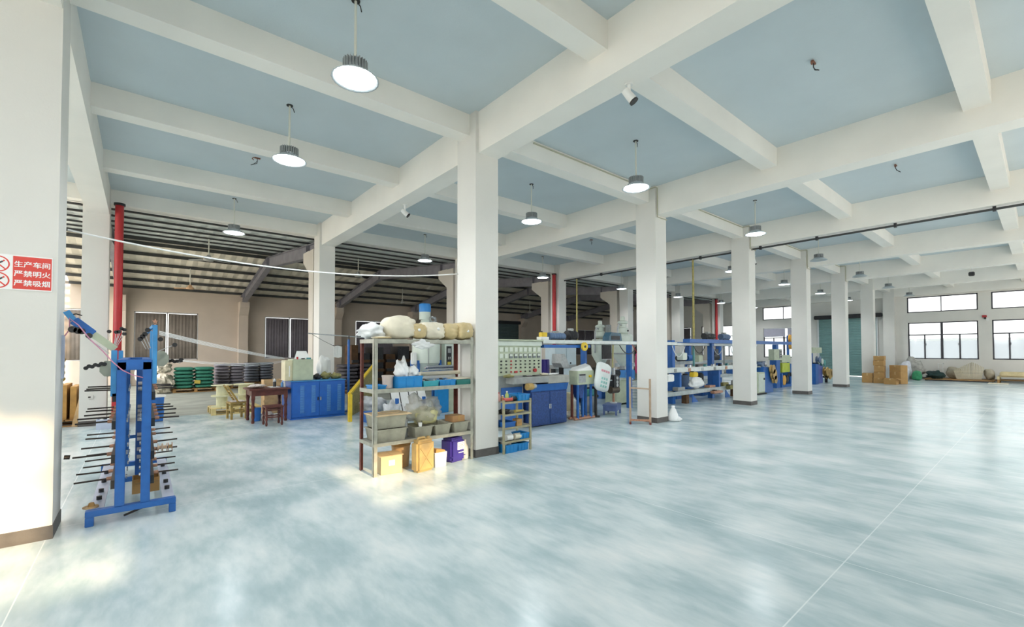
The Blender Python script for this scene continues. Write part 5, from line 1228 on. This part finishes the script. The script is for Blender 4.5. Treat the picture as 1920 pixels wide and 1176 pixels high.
MB().lathe([(.03, -.02), (.10, -.02), (.085, 0), (.10, .02), (.03, .02)], (8.0, 6.93, 1.69), 24, q).build('rim', M_yellow, t, auto=True); MB().cyl((8.0, 6.9, 1.69), (8.0, 6.98, 1.69), .03, n=12).build('hub', M_blkrub, t); MB().box(7.95, 8.05, 6.955, 6.98, 1.69, 1.75).build('hanger', M_dark, t)
# clutter in the lower troughs
bag((13.3, 6.98, .40), (.42, .11, .17), M_wbag, 'white rag heap lying in the low trough of the line', 65, .18, 3, 0)
for i, (x, z, w_, h, m_, lab) in enumerate(((12.62, .80, .28, .14, M_yellow, 'yellow box hanging below the mid trough'), (11.2, .72, .35, .2, M_white, 'white box under the mid trough beside second column'), (15.0, .30, .4, .12, M_olive, 'olive coil on the front of the low trough'), (13.9, .22, .6, .08, M_copper, 'pinkish scrap bar under the low trough'), (16.1, .05, .5, .22, M_blue, 'blue motor box under the low trough by the camera column'))):
    t = thing('line_fitting', lab, 'fitting', (x, 6.8, z)); MB().box(x, x+w_, 6.70, 6.85, z, z+h).build('body', m_, t, bevel=.02); MB().box(x+w_*.3, x+w_*.5, 6.76, 6.88, z+h*.5, z+h+.03).build('strap', M_dark, t)
for i, x in enumerate((13.6, 14.3, 15.3, 16.3)):
    t = thing('pump_unit', 'small pump behind the low trough, %s of four' % ['leftmost', 'second', 'third', 'rightmost'][i], 'pump', (x, 7.9, 0)); MB().box(x-.2, x+.2, 7.7, 8.1, 0, .35).build('base', M_blue, t, bevel=.02); MB().cyl((x, 7.9, .35), (x, 7.9, .75), .13, n=18).build('pump_motor', [M_white, M_mot, M_dark, M_mot][i], t, auto=True); MB().cyl((x, 7.9, .75), (x, 7.9, .8), .09, n=16).build('cap', M_dark, t)
# ================================================================ between the blue cabinet and the second column
t = thing('electrical_cabinet', 'pale blue grey electrical cabinet with double doors on a stand', 'cabinet', (9.05, 8.6, 0))
M_pblue = mat('pale_blue_grey_cabinet', '#c3d2d8', .4, var=.06)
MB().box(8.62, 9.46, 8.5, 8.9, 1.2, 1.74).build('cabinet_body', M_pblue, t, bevel=.008)
for a, b_ in ((8.64, 9.03), (9.05, 9.44)): MB().box(a, b_, 8.485, 8.5, 1.23, 1.71).build('door', M_pblue, t, bevel=.003)
MB().box(8.62, 9.46, 8.5, 8.9, 1.1, 1.2).build('grey_base', M_grey, t); MB().cyl((9.2, 8.47, 1.25), (9.2, 8.49, 1.25), .025, n=10).build('lock', M_blkrub, t)
for x in (8.7, 9.3): MB().box(x, x+.08, 8.65, 8.75, 0, 1.1).build('leg', M_dark, t)
MB().box(8.85, 9.42, 8.5, 8.8, .3, 1.1).build('base_box', M_pblue, t, bevel=.01)
t = thing('feed_hood', 'grey sloping hood on a stalk before the pale blue cabinet', 'hood', (7.65, 7.3, 0))
MB().prism([(7.48, 1.30), (7.50, 1.52), (7.62, 1.52), (7.76, 1.26), (7.76, 1.2), (7.55, 1.2)], 'y', 7.2, 7.5).build('hood', M_alu, t); MB().box(7.62, 7.68, 7.3, 7.4, 0, 1.2).build('stalk', M_blkrub, t)
t = thing('open_locker', 'white frame locker with brown and red goods beside control panel', 'locker', (7.05, 7.9, 0))
for x in (6.86, 7.42): MB().box(x-.015, x+.02, 7.8, 7.84, 0, 1.75).build('frame_post', M_white, t)
MB().box(6.9, 7.4, 7.86, 8.2, 0, 1.0).build('goods', mat('maroon_goods', '#6d3028', .7, var=.3), t); MB().box(6.92, 7.38, 7.88, 8.2, 1.02, 1.28).build('goods', M_maroon, t); MB().ell((7.15, 8.0, 1.45), (.2, .15, .2), 18, 12, lump(75, .2, 3)).build('brown_bag', M_cream, t, smooth=True); MB().box(6.9, 7.4, 7.82, 7.85, 1.0, 1.10).build('white_shelf', M_white, t)
one(MB().cyl((7.62, 7.9, 0), (7.62, 7.9, 1.38), .13, n=24), 'drum', M_purp, 'tall indigo drum beside the open locker', 'drum', auto=True)
hp = thing('hopper_stand', 'pale green hopper box on blue tube legs beside dark blue cabinet', 'hopper', (7.86, 7.05, 0))
MB().box(7.66, 8.24, 6.85, 7.12, .81, 1.13).build('hopper_box', M_pgreen, hp, bevel=.008)
MB().add([(7.68, 6.87, 1.13), (8.22, 6.87, 1.13), (8.22, 7.1, 1.13), (7.68, 7.1, 1.13), (7.74, 6.92, 1.16), (8.22, 6.95, 1.24), (8.22, 7.1, 1.29), (7.74, 7.1, 1.2)], [(3,2,1,0),(4,5,6,7),(0,1,5,4),(1,2,6,5),(2,3,7,6),(3,0,4,7)]).build('sloped_lid', M_white, hp)
MB().box(7.70, 7.94, 6.84, 6.85, .86, 1.06).build('data_plate', M_alu, hp); MB().box(7.72, 7.92, 6.835, 6.84, 1.02, 1.05).build('lettering_strip', M_blkrub, hp)
MB().cyl((8.08, 6.8, 1.0), (8.08, 6.86, 1.0), .03, n=12).build('valve', M_yellow, hp)
for x, y, m_ in ((7.7, 7.06, M_rust), (7.72, 6.9, M_blue), (7.95, 6.95, M_blue), (8.18, 6.9, M_blue), (8.18, 7.06, M_blue)): MB().cyl((x, y, .03), (x, y, .82), .033, n=12).build('leg', m_, hp, auto=True)
MB().cyl((7.6, 6.9, .03), (8.3, 6.9, .03), .03, n=10).cyl((7.6, 7.06, .03), (8.3, 7.06, .03), .03, n=10).build('foot_pipe', M_copper, hp)
MB().cyl((7.84, 7.0, .15), (7.84, 7.0, .5), .03, n=12).build('plunger', M_blkrub, hp)
MB().prism([(7.7, .81), (7.98, .81), (7.88, .5), (7.8, .5)], 'y', 6.9, 7.08).build('chute', M_dblue, hp)
t = thing('pedestal', 'black pedestal stand on the right of the hopper legs', 'stand', (8.4, 6.95, 0)); MB().cyl((8.42, 6.95, .02), (8.42, 6.95, .68), .035, n=12).build('post', M_blkrub, t, auto=True); MB().cyl((8.42, 6.95, 0), (8.42, 6.95, .03), .1, n=18).build('base', M_blkrub, t); MB().box(8.33, 8.55, 6.88, 7.02, .68, .74).build('head', M_dark, t)
# printed feed bag hanging at the hopper
M_pbag = mat('printed_white_poly_bag', '#dfe6e4', .45, var=.08, scale=4, bump=.3, bscale=9)
t = thing('printed_sack', 'white printed plastic sack hanging over the hopper end', 'sack', (8.42, 6.72, .62))
m_ = Rot('Y', R(14), (8.42, 6.75, .97))
def pillow(c, s3, rot, seed):
    g = lump(seed, .03, 2.4); mb = MB().ell((0,0,0), (1,1,1), 36, 18); V = []
    for p in mb.v:
        u = Vector(p).normalized(); k = g(u); e = lambda a, q: math.copysign(abs(a)**q, a)
        edge = max(abs(u.x), abs(u.z))
        q = rot @ Vector((s3[0]*e(u.x, .42)*k, s3[1]*e(u.y, .8)*(1-.5*edge**6), s3[2]*e(u.z, .42)*k)); V.append((q.x+c[0], q.y+c[1], q.z+c[2]))
    mb.v = V; return mb
pillow((8.42, 6.74, .97), (.26, .075, .34), Matrix.Rotation(R(14), 4, 'Y'), 77).build('sack_body', M_pbag, t, smooth=True)
M_pr1 = mat('pink_print', '#dd9aa6', .6, var=.2); M_pr2 = mat('mint_print', '#8fc4bd', .6, var=.2)
for i in range(4): MB().box(8.26+.08*i, 8.32+.08*i, 6.66, 6.672, 1.08, 1.13, m_).build('pink_print', M_pr1, t)
for k_ in range(3):
    for i in range(3): MB().box(8.30+.085*i, 8.355+.085*i, 6.662, 6.674, .72+.09*k_, .775+.09*k_, m_).build('mint_print', M_pr2, t)
bag((8.05, 7.62, 0), (.2, .22, .3), mat('cream_tall_sack', '#d9cfa8', .6, var=.15, bump=.3, bscale=8), 'cream sack on the floor behind hopper legs, left', 81, .1, 3, .35)
bag((8.42, 7.8, 0), (.2, .2, .18), M_wbag, 'white sack lying behind the hopper legs', 83, .15, 3, .35)
bag((7.95, 7.26, 0), (.25, .1, .085), M_cream, 'cream roll sack lying at the foot of the hopper', 85, .1, 3, .4)
# small drive over a blue table
t = thing('low_table', 'low blue steel table under the dark drive unit', 'table', (9.14, 7.0, 0)); mm = Rz(.45, (9.14, 7.02, 0))
MB().box(8.86, 9.42, 6.84, 7.2, .22, .26, mm).box(8.88, 9.40, 6.86, 6.88, .1, .22, mm).box(8.88, 8.9, 6.86, 7.18, .1, .22, mm).box(9.38, 9.40, 6.86, 7.18, .1, .22, mm).build('tabletop', mat('dusty_blue_paint', '#5a6fa0', .5, var=.2), t)
for x in (8.87, 9.37):
    for y in (6.85, 7.15): MB().box(x, x+.04, y, y+.04, 0, .22, mm).build('leg', MATS['dusty_blue_paint'], t)
t = thing('drive_unit', 'dark greasy drive head on a rod over the low blue table', 'machine', (9.24, 7.1, .262))
MB().cyl((9.24, 7.05, .262), (9.24, 7.05, .62), .03, n=12).build('rod', M_copper, t, auto=True)
MB().cyl((9.24, 7.05, .262), (9.24, 7.05, .29), .09, n=18).build('foot', M_wpoly, t)
MB().box(9.12, 9.38, 6.95, 7.2, .66, .98).build('gear_case', M_dark, t, bevel=.02); MB().cyl((9.1, 7.05, .6), (9.4, 7.05, .6), .09, n=18).build('wheel', mat('grease_brown', '#54483b', .5, metal=.3, var=.4), t, auto=True)
MB().cyl((9.24, 7.05, .98), (9.24, 7.05, 1.16), .05, n=14).build('spindle', M_chrome, t, auto=True); MB().cyl((9.02, 7.0, .85), (9.46, 7.0, .85), .02, n=10).build('shaft', M_chrome, t)
for z in (.72, .80, .9): MB().cyl((9.25, 6.93, z), (9.25, 6.952, z), .04, n=14).build('pulley', M_alu, t)
MB().cyl((9.27, 7.1, 1.16), (9.30, 7.1, 1.74), .022, n=10).build('mast', mat('brass_mast', '#b8b27c', .45, var=.15), t)
# granulate dryers with loaders
def loader(x, y, z, t):
    MB().lathe([(.12, z), (.18, z+.06), (.18, z+.2), (.13, z+.22), (.13, z+.34), (.17, z+.36), (.15, z+.42), (.07, z+.45), (.07, z+.56), (.05, z+.58)], (x, y, 0), 24).build('loader_head', M_mix, t, auto=True)
    MB().tube([(x-.14, y-.05, z+.3), (x-.26, y-.05, z+.33), (x-.32, y-.05, z+.2), (x-.34, y-.05, z-.5)], .025, 8).build('suction_hose', M_poly, t, smooth=True)
    MB().cyl((x+.02, y-.18, z+.12), (x+.02, y-.2, z+.12), .03, n=12).build('sight_glass', M_dark, t)
d2 = thing('granulate_dryer', 'large pale mint granulate dryer beside the second column', 'dryer', (11.75, 8.6, 0))
MB().lathe([(.07, 1.1), (.33, 1.5), (.34, 2.05), (.30, 2.1)], (11.72, 8.6, 0), 32).build('dryer_barrel', M_mix, d2, auto=True); MB().lathe([(.345, 1.48), (.355, 1.5), (.345, 1.52)], (11.72, 8.6, 0), 32).build('band', M_alu, d2)
loader(11.76, 8.6, 2.1, d2)
MB().box(11.98, 12.14, 8.2, 8.32, 1.42, 1.70).build('controller', M_blkrub, d2, bevel=.01); MB().box(12.0, 12.12, 8.195, 8.2, 1.54, 1.62).build('controller_screen', mat('dim_screen', '#51445c', .3, var=0), d2)
MB().cyl((11.72, 8.6, 1.002), (11.72, 8.6, 1.12), .08, n=16).build('outlet', M_grey, d2)
d1 = thing('granulate_dryer', 'smaller pale mint dryer left of the large one', 'dryer', (11.9, 9.6, 0))
MB().lathe([(.06, 1.0), (.3, 1.45), (.31, 1.9), (.26, 1.98)], (11.9, 9.6, 0), 30).build('dryer_barrel', M_mix, d1, auto=True); loader(11.88, 9.6, 2.02, d1); MB().box(11.92, 12.1, 9.3, 9.42, 2.15, 2.45).build('filter_box', M_grey, d1, bevel=.01); MB().cyl((11.9, 9.6, .6), (11.9, 9.6, 1.0), .07, n=16).build('outlet', M_grey, d1)
MB().box(11.7, 12.1, 9.4, 9.8, 0, .6).build('stand', M_blue, d1, bevel=.01)
t = thing('extruder', 'blue extruder barrel block under the large dryer', 'machine', (11.7, 8.6, 0)); MB().box(11.26, 12.2, 8.45, 8.95, .66, .98).build('body', M_mblue, t, bevel=.02); MB().box(11.3, 12.1, 8.5, 8.9, 0, .66).build('base', M_tealp, t, bevel=.02); MB().cyl((11.3, 8.42, .9), (11.3, 8.6, .9), .1, n=18).build('flange', M_dark, t); MB().box(11.7, 11.95, 8.42, 8.46, .72, .92).build('cover', M_mix, t); MB().cyl((11.72, 8.6, .98), (11.72, 8.6, 1.0), .1, n=16).build('feed_throat', M_dark, t)
t = thing('water_tank', 'pale green steel tank on the floor before the dryers', 'tank', (11.0, 8.1, 0)); MB().crate(10.62, 11.38, 8.0, 8.4, .05, .75, .012).build('tank_body', M_pgreen, t); MB().box(10.6, 11.4, 7.98, 8.42, .73, .76).build('tank_lid', mat('cream_lid', '#d8dcc8', .5, var=.1), t); MB().box(10.7, 10.8, 8.05, 8.35, 0, .05).box(11.2, 11.3, 8.05, 8.35, 0, .05).build('skid', M_dark, t)
t = thing('tool_cabinet', 'dark teal slatted box and printer standing on the white trough', 'box', (9.9, 7.1, 1.838)); MB().prism([(9.0, 1.838), (9.02, 1.95), (9.12, 2.06), (9.5, 2.04), (9.55, 1.838)], 'y', 7.0, 7.2).build('printer_body', mat('dark_teal_cover', '#355a6e', .4, var=.15), t); MB().box(9.1, 9.45, 6.995, 7.0, 1.87, 1.97).build('panel', M_dark, t)
t = thing('black_board', 'black square panel hanging under the white trough', 'panel', (9.25, 7.25, 1.4)); MB().box(9.05, 9.42, 7.24, 7.27, 1.38, 1.74).build('board', M_dark, t); MB().box(9.03, 9.44, 7.235, 7.24, 1.36, 1.38).build('edge', M_alu, t)
one(MB().box(9.15, 9.75, 8.95, 9.2, 1.2, 1.4).box(9.2, 9.7, 9.0, 9.15, 0, 1.2), 'blue_tank', M_tealp, 'teal tank on a stand behind the printed sack', 'tank', bevel=.01)
bag((9.95, 6.75, .95), (.12, .1, .3), mat('magenta_bag', '#c54a76', .5, var=.2, bump=.3, bscale=9), 'magenta plastic bag hanging at left of the second column', 87, .15, 3, .3)
one(MB().cyl((9.95, 6.8, 1.5), (9.95, 6.99, 1.76), .008, n=6), 'bag_string', M_red, 'thin red string holding the magenta bag', 'string')
bag((10.3, 8.9, 0), (.35, .25, .25), M_dark, 'dark machine parts heap on the floor under the line', 89, .25, 4, 0)
t = thing('floor_motor', 'blue motor on the floor right of the black pedestal', 'motor', (8.85, 7.6, 0)); MB().cyl((8.7, 7.6, .5), (9.1, 7.6, .5), .1, n=18).build('motor_body', M_tealp, t, auto=True); MB().box(8.75, 9.05, 7.5, 7.7, 0, .42).build('plinth', M_grey, t); MB().cyl((9.1, 7.6, .5), (9.2, 7.6, .5), .05, n=12).build('shaft', M_dark, t)
# wooden stand in front of the second column, bag leaning on it
M_gw = mat('greyed_wood', '#b39c86', .8, var=.2)
t = thing('wooden_stand', 'bare wooden H frame stand in front of the second column', 'frame', (8.37, 5.66, 0))
pa, pb = Vector((8.24, 5.84, 0)), Vector((8.48, 5.50, 0)); e = (pb-pa).normalized(); nrm = Vector((e.y, -e.x, 0))
for p_, h in ((pa, 1.02), (pb, .98)):
    MB().bar(p_+Vector((0,0,.03)), p_+Vector((0,0,h)), .035).build('post', M_gw, t)
    MB().bar(p_-nrm*.2+Vector((0,0,.02)), p_+nrm*.12+Vector((0,0,.02)), .04, .04).build('foot', M_rust, t)
MB().bar(pa+Vector((0,0,.78)), pb+Vector((0,0,.76)), .03).build('cross_rail', M_gw, t); MB().bar(pa+Vector((0,0,.08)), pb+Vector((0,0,.08)), .05, .04).build('bottom_rail', M_copper, t)
one(MB().lathe([(.02, 0), (.12, .01), (.13, .05), (.10, .16), (.06, .26), (.03, .31), (.045, .34), (.01, .35)], (0,0,0), 18).ell((.05, -.05, .05), (.1, .12, .06), 14, 8, lump(91, .15, 3)), 'leaning_bag', M_wbag, 'white bag slumped against the right side of second column', 'bag', loc=(9.27, 5.42, .0), smooth=True)
# ================================================================ line end: cabinets, spools, take-up
t = thing('line_cabinet', 'pale grey green cabinet right of the camera column', 'cabinet', (17.25, 6.8, 0)); MB().box(16.9, 17.58, 6.6, 7.1, .03, .79).build('cabinet_body', M_pgreen, t, bevel=.008); MB().box(17.0, 17.55, 6.585, 6.6, .1, .74).build('door', M_mix, t); MB().cyl((17.45, 6.56, .55), (17.45, 6.585, .55), .04, n=12).build('dial', M_blkrub, t); MB().box(16.85, 17.6, 6.55, 6.75, 0, .05).build('plinth', M_dark, t)
t = thing('capstan', 'blue sloping capstan machine with brass wheels beside camera column', 'machine', (18.1, 6.9, 0)); MB().prism([(17.62, 0), (18.65, 0), (18.55, .5), (18.3, .95), (17.75, .98)], 'y', 6.7, 7.2).build('housing', M_blue, t, bevel=.01); q = Matrix.Rotation(pi/2, 4, 'X')
for x, z, r in ((18.3, .88, .17), (18.42, .68, .2), (18.5, .48, .15)): MB().lathe([(r*.2, -.05), (r, -.05), (r*.8, 0), (r, .05), (r*.2, .05)], (x, 6.6, z), 22, q).build('brass_wheel', MATS['brass_motor_end'], t, auto=True)
for x, z in ((17.8, 1.05), (18.1, 1.08)): MB().cyl((x, 6.75, z), (x, 7.1, z), .1, n=16).build('top_roller', M_mot if x < 18 else M_chrome, t, auto=True)
MB().box(17.7, 18.5, 6.8, 7.1, .96, 1.0).build('deck', M_mix, t)
MB().box(16.95, 17.55, 6.9, 7.1, 1.085, 1.25).build('drive_cover', M_olive, ln, bevel=.02)
t = thing('switch_box', 'pale green switch box on blue post near the end of line', 'control panel', (20.6, 7.3, 0)); MB().box(20.1, 20.97, 7.18, 7.4, 1.18, 1.64).build('box_body', M_pgreen, t, bevel=.01); MB().box(20.65, 20.9, 7.165, 7.18, 1.25, 1.6).build('switch_plate', M_grey, t); MB().box(20.5, 20.92, 7.24, 7.5, 0, 1.18).build('post', M_blue, t, bevel=.01); MB().box(20.52, 20.75, 7.24, 7.4, 1.64, 1.83).build('post_cap', M_blue, t)
for z in (1.32, 1.42, 1.52): MB().cyl((20.78, 7.14, z), (20.78, 7.165, z), .03, n=10).build('button', M_blkrub, t)
t = thing('winder', 'blue winder with yellow green guard and orange spool left of fourth column', 'machine', (21.5, 7.3, 0)); MB().box(20.95, 22.1, 7.2, 7.6, 0, .12).box(21.95, 22.1, 7.2, 7.6, .12, 1.0).box(20.95, 21.1, 7.2, 7.6, .12, .6).build('frame', M_blue, t, bevel=.01); MB().box(21.0, 22.0, 7.2, 7.5, 1.07, 1.38).build('control_box', M_pgreen, t, bevel=.01); MB().box(21.0, 21.9, 7.19, 7.45, .64, 1.04).build('guard', mat('yellow_green_guard', '#b5c43a', .45, var=.12), t, bevel=.01)
q = Matrix.Rotation(pi/2, 4, 'Y'); M_or = mat('orange_spool', '#d9a23c', .5, var=.12)
MB().cyl((21.25, 7.2, .30), (21.25, 7.45, .30), .22, n=26).build('orange_spool', M_or, t, auto=True); MB().cyl((21.62, 7.2, .34), (21.62, 7.5, .34), .16, n=22).build('dark_spool', M_dark, t, auto=True)
for x in (21.6, 21.85): MB().cyl((x, 7.15, .45), (x, 7.15, .62), .03, n=10).build('pin', M_blkrub, t)
t = thing('pulley_tower', 'yellow pulley wheels on a mast above the winder', 'pulley', (22.1, 7.2, 0)); MB().box(22.1, 22.18, 7.3, 7.38, 0, 2.25).build('mast', M_blue, t)
for z, r in ((2.1, .19), (1.78, .15)): MB().lathe([(r*.2, -.04), (r, -.04), (r*.85, 0), (r, .04), (r*.2, .04)], (22.12, 7.22, z), 24, Matrix.Rotation(pi/2, 4, 'X')).build('pulley_wheel', M_or, t, auto=True)
t = thing('take_up_machine', 'blue take-up machine with brass spools right of the fourth column', 'machine', (25.0, 7.1, 0))
MB().box(24.1, 24.5, 6.85, 7.4, 0, .95).build('cheek', M_blue, t, bevel=.01); MB().box(24.7, 25.5, 6.95, 7.5, 0, .92).build('drive_case', mat('lavender_blue_paint', '#5668b0', .45, var=.15), t, bevel=.02); MB().box(24.55, 24.68, 6.9, 7.4, 0, 1.0).build('cheek', M_dark, t)
MB().box(24.3, 25.6, 7.0, 7.3, 1.45, 1.72).build('control_box', M_pgreen, t, bevel=.01); MB().box(24.5, 24.6, 7.1, 7.2, .95, 1.45).build('post', M_blue, t)
for x, z, r, m_ in ((24.5, 1.15, .16, M_mot), (24.85, 1.05, .14, M_mix), (25.2, .98, .14, M_tealp), (25.6, .55, .22, None), (26.0, .42, .26, None), (26.35, .45, .2, None)):
    MB().lathe([(r*.2, -.08), (r, -.08), (r, -.05), (r*.55, -.05), (r*.55, .05), (r, .05), (r, .08), (r*.2, .08)], (x, 6.85, z), 20, Matrix.Rotation(pi/2, 4, 'X')).build('spool', m_ or MATS['brass_motor_end'], t, auto=True)
MB().box(25.5, 26.5, 6.9, 7.0, .25, .32).box(25.95, 26.05, 6.9, 7.0, 0, .25).build('spool_arm', M_dark, t)
# ================================================================ cartons and heaps at the end wall
def carton(y0, y1, x0, x1, z0, z1, lab, rz=0, grp=None, open_=False):
    c = ((x0+x1)/2, (y0+y1)/2, z0); t = thing('carton', lab, 'box', c, group=grp); w_, d_, h = (x1-x0)/2, (y1-y0)/2, z1-z0
    m_ = Matrix.Rotation(rz, 4, 'Z')
    if open_: MB().crate(-w_, w_, -d_, d_, .002, h, .008, 0, m_).build('carton_body', M_card, t, off=(0,0,0))
    else: MB().box(-w_, w_, -d_, d_, .002, h, m_).build('carton_body', M_card, t, off=(0,0,0), bevel=.006)
    MB().box(-w_-.001, w_+.001, -.03, .03, h*.75, h+.001, m_).build('tape', mat('carton_tape', '#c6a676', .5, var=.05), t, off=(0,0,0))
    if open_:
        for s_ in (-1, 1): MB().box(-w_, w_, s_*d_-(.0 if s_ > 0 else .14), s_*d_+(.14 if s_ > 0 else 0), h-.002, h+.006, m_ @ Rot('X', s_*R(-25), (0, s_*d_, h))).build('flap', M_card, t, off=(0,0,0))
    return t
carton(5.41, 5.82, 27.25, 27.75, 0, .46, 'brown carton standing alone left of the tall carton stack', .1, open_=False)
zz = [0, .255, .54, .84, 1.10, 1.31]
for i in range(5):
    carton(4.93+.015*(i % 2), 5.34-.01*(i % 3), 27.2+.02*(i % 2), 27.6, zz[i], zz[i+1]-.004, 'brown carton, %s of the tall stack of five' % OW[4-i], .04*((i % 3)-1), 'tall carton stack')
carton(4.2, 4.72, 27.3, 27.7, 0, .56, 'lower brown carton of the pair right of the tall stack', -.5, 'carton pair')
carton(4.2, 4.72, 27.3, 27.7, .562, .87, 'upper brown carton of the pair right of the tall stack', -.5, 'carton pair')
carton(4.38, 4.83, 26.6, 26.95, 0, .27, 'small carton with raised flap in front of the carton pair', -.1, open_=True)
M_netw = mat('white_net_sack', '#dcdde4', .7, var=.2, scale=7, bump=.5, bscale=7); M_netg = mat('green_net_sack', '#3f9a6b', .65, var=.25, scale=7, bump=.5, bscale=8); M_netk = mat('dark_green_net', '#1f3a38', .75, var=.3, scale=7, bump=.5, bscale=8)
bag((31.45, 4.78, 0), (.26, .23, .50), M_netw, 'tall white net sack in the heap by the end window', 101, .12, 3, .2)
bag((31.25, 4.32, 0), (.21, .2, .25), M_netg, 'green net sack right of the tall white sack', 103, .1, 3, .2)
bag((32.4, 4.6, 0), (.5, .42, .56), mat('grey_net_heap', '#b5b3ac', .75, var=.3, scale=8, bump=.5, bscale=8), 'grey sack heap under the window corner', 105, .18, 3.5, .1)
bag((32.3, 5.35, 0), (.4, .3, .36), M_netw, 'pale sack behind the carton pair', 107, .15, 3, .2)
bag((32.1, 3.72, .088), (.4, .34, .2), M_netk, 'dark green net heap right of the green sack', 109, .2, 4, 0)
t = thing('pallet', 'long low dark pallet under the timber bundles', 'pallet', (31.9, 2.9, 0)); MB().box(31.5, 33.15, 1.6, 4.1, .06, .085).build('deck_board', M_pal, t); MB().box(31.5, 33.15, 1.65, 4.05, 0, .06).build('block', M_dark, t)
for i in range(3):
    o = thing('plastic_stool', 'white plastic stool, %s of three stacked by the wall' % ['lowest', 'middle', 'topmost'][i], 'stool', (32.95, 3.6, .09+.262*i), group='stacked white stools')
    z = .09+.262*i; MB().box(32.82, 33.08, 3.49, 3.71, z+.24, z+.26).build('seat', M_white, o)
    for x in (32.83, 33.05):
        for y in (3.5, 3.68): MB().box(x, x+.02, y, y+.02, z, z+.24).build('leg', M_white, o)
M_lath = mat('pale_timber_lath', '#cfc7b0', .8, var=.25, scale=9)
r_ = random.Random(5)
for i in range(20):
    y = 2.08+.044*i; h = .38+.5*max(0, 1-abs(y-2.38)/.6)
    m_ = Rot('X', R(-14*(y-2.38)/.5), (0, y, .09)) @ Rot('Y', R(r_.uniform(6, 14)), (32.3, 0, .09))
    one(MB().box(32.2, 32.24, y-.02, y+.02, .09, .09+h, m_), 'timber_lath', M_lath, 'pale timber lath in the fanned bundle under the pier', 'lath', group='fanned timber laths')
bag((32.6, 1.80, .088), (.3, .2, .28), mat('taupe_sack', '#b5ac98', .8, var=.2, bump=.4, bscale=8), 'taupe sack right of the fanned laths', 111, .12, 3, .2)
bag((32.9, 3.1, .09), (.2, .3, .3), MATS['taupe_sack'], 'taupe sack slumped behind the white stools', 113, .15, 3, .1)
M_pp = mat('pale_pine_pallet', '#d9c79c', .75, var=.15)
for i in range(2): pallet(31.6, 32.7, -.6, 1.5, '%s pale pine pallet at the right edge under second window' % ['lower', 'upper'][i], .15, M_pal if i == 0 else M_pp, base=.16*i)
one(MB().box(31.65, 32.65, -.55, 1.42, .325, .52), 'timber_slab', M_pp, 'thick pale slab lying on the pine pallets', 'slab', bevel=.03)
one(MB().box(30.5, 31.2, 1.1, 1.75, .002, .03), 'cardboard_sheet', M_cream, 'pale cardboard sheet lying before the pine pallets', 'sheet')
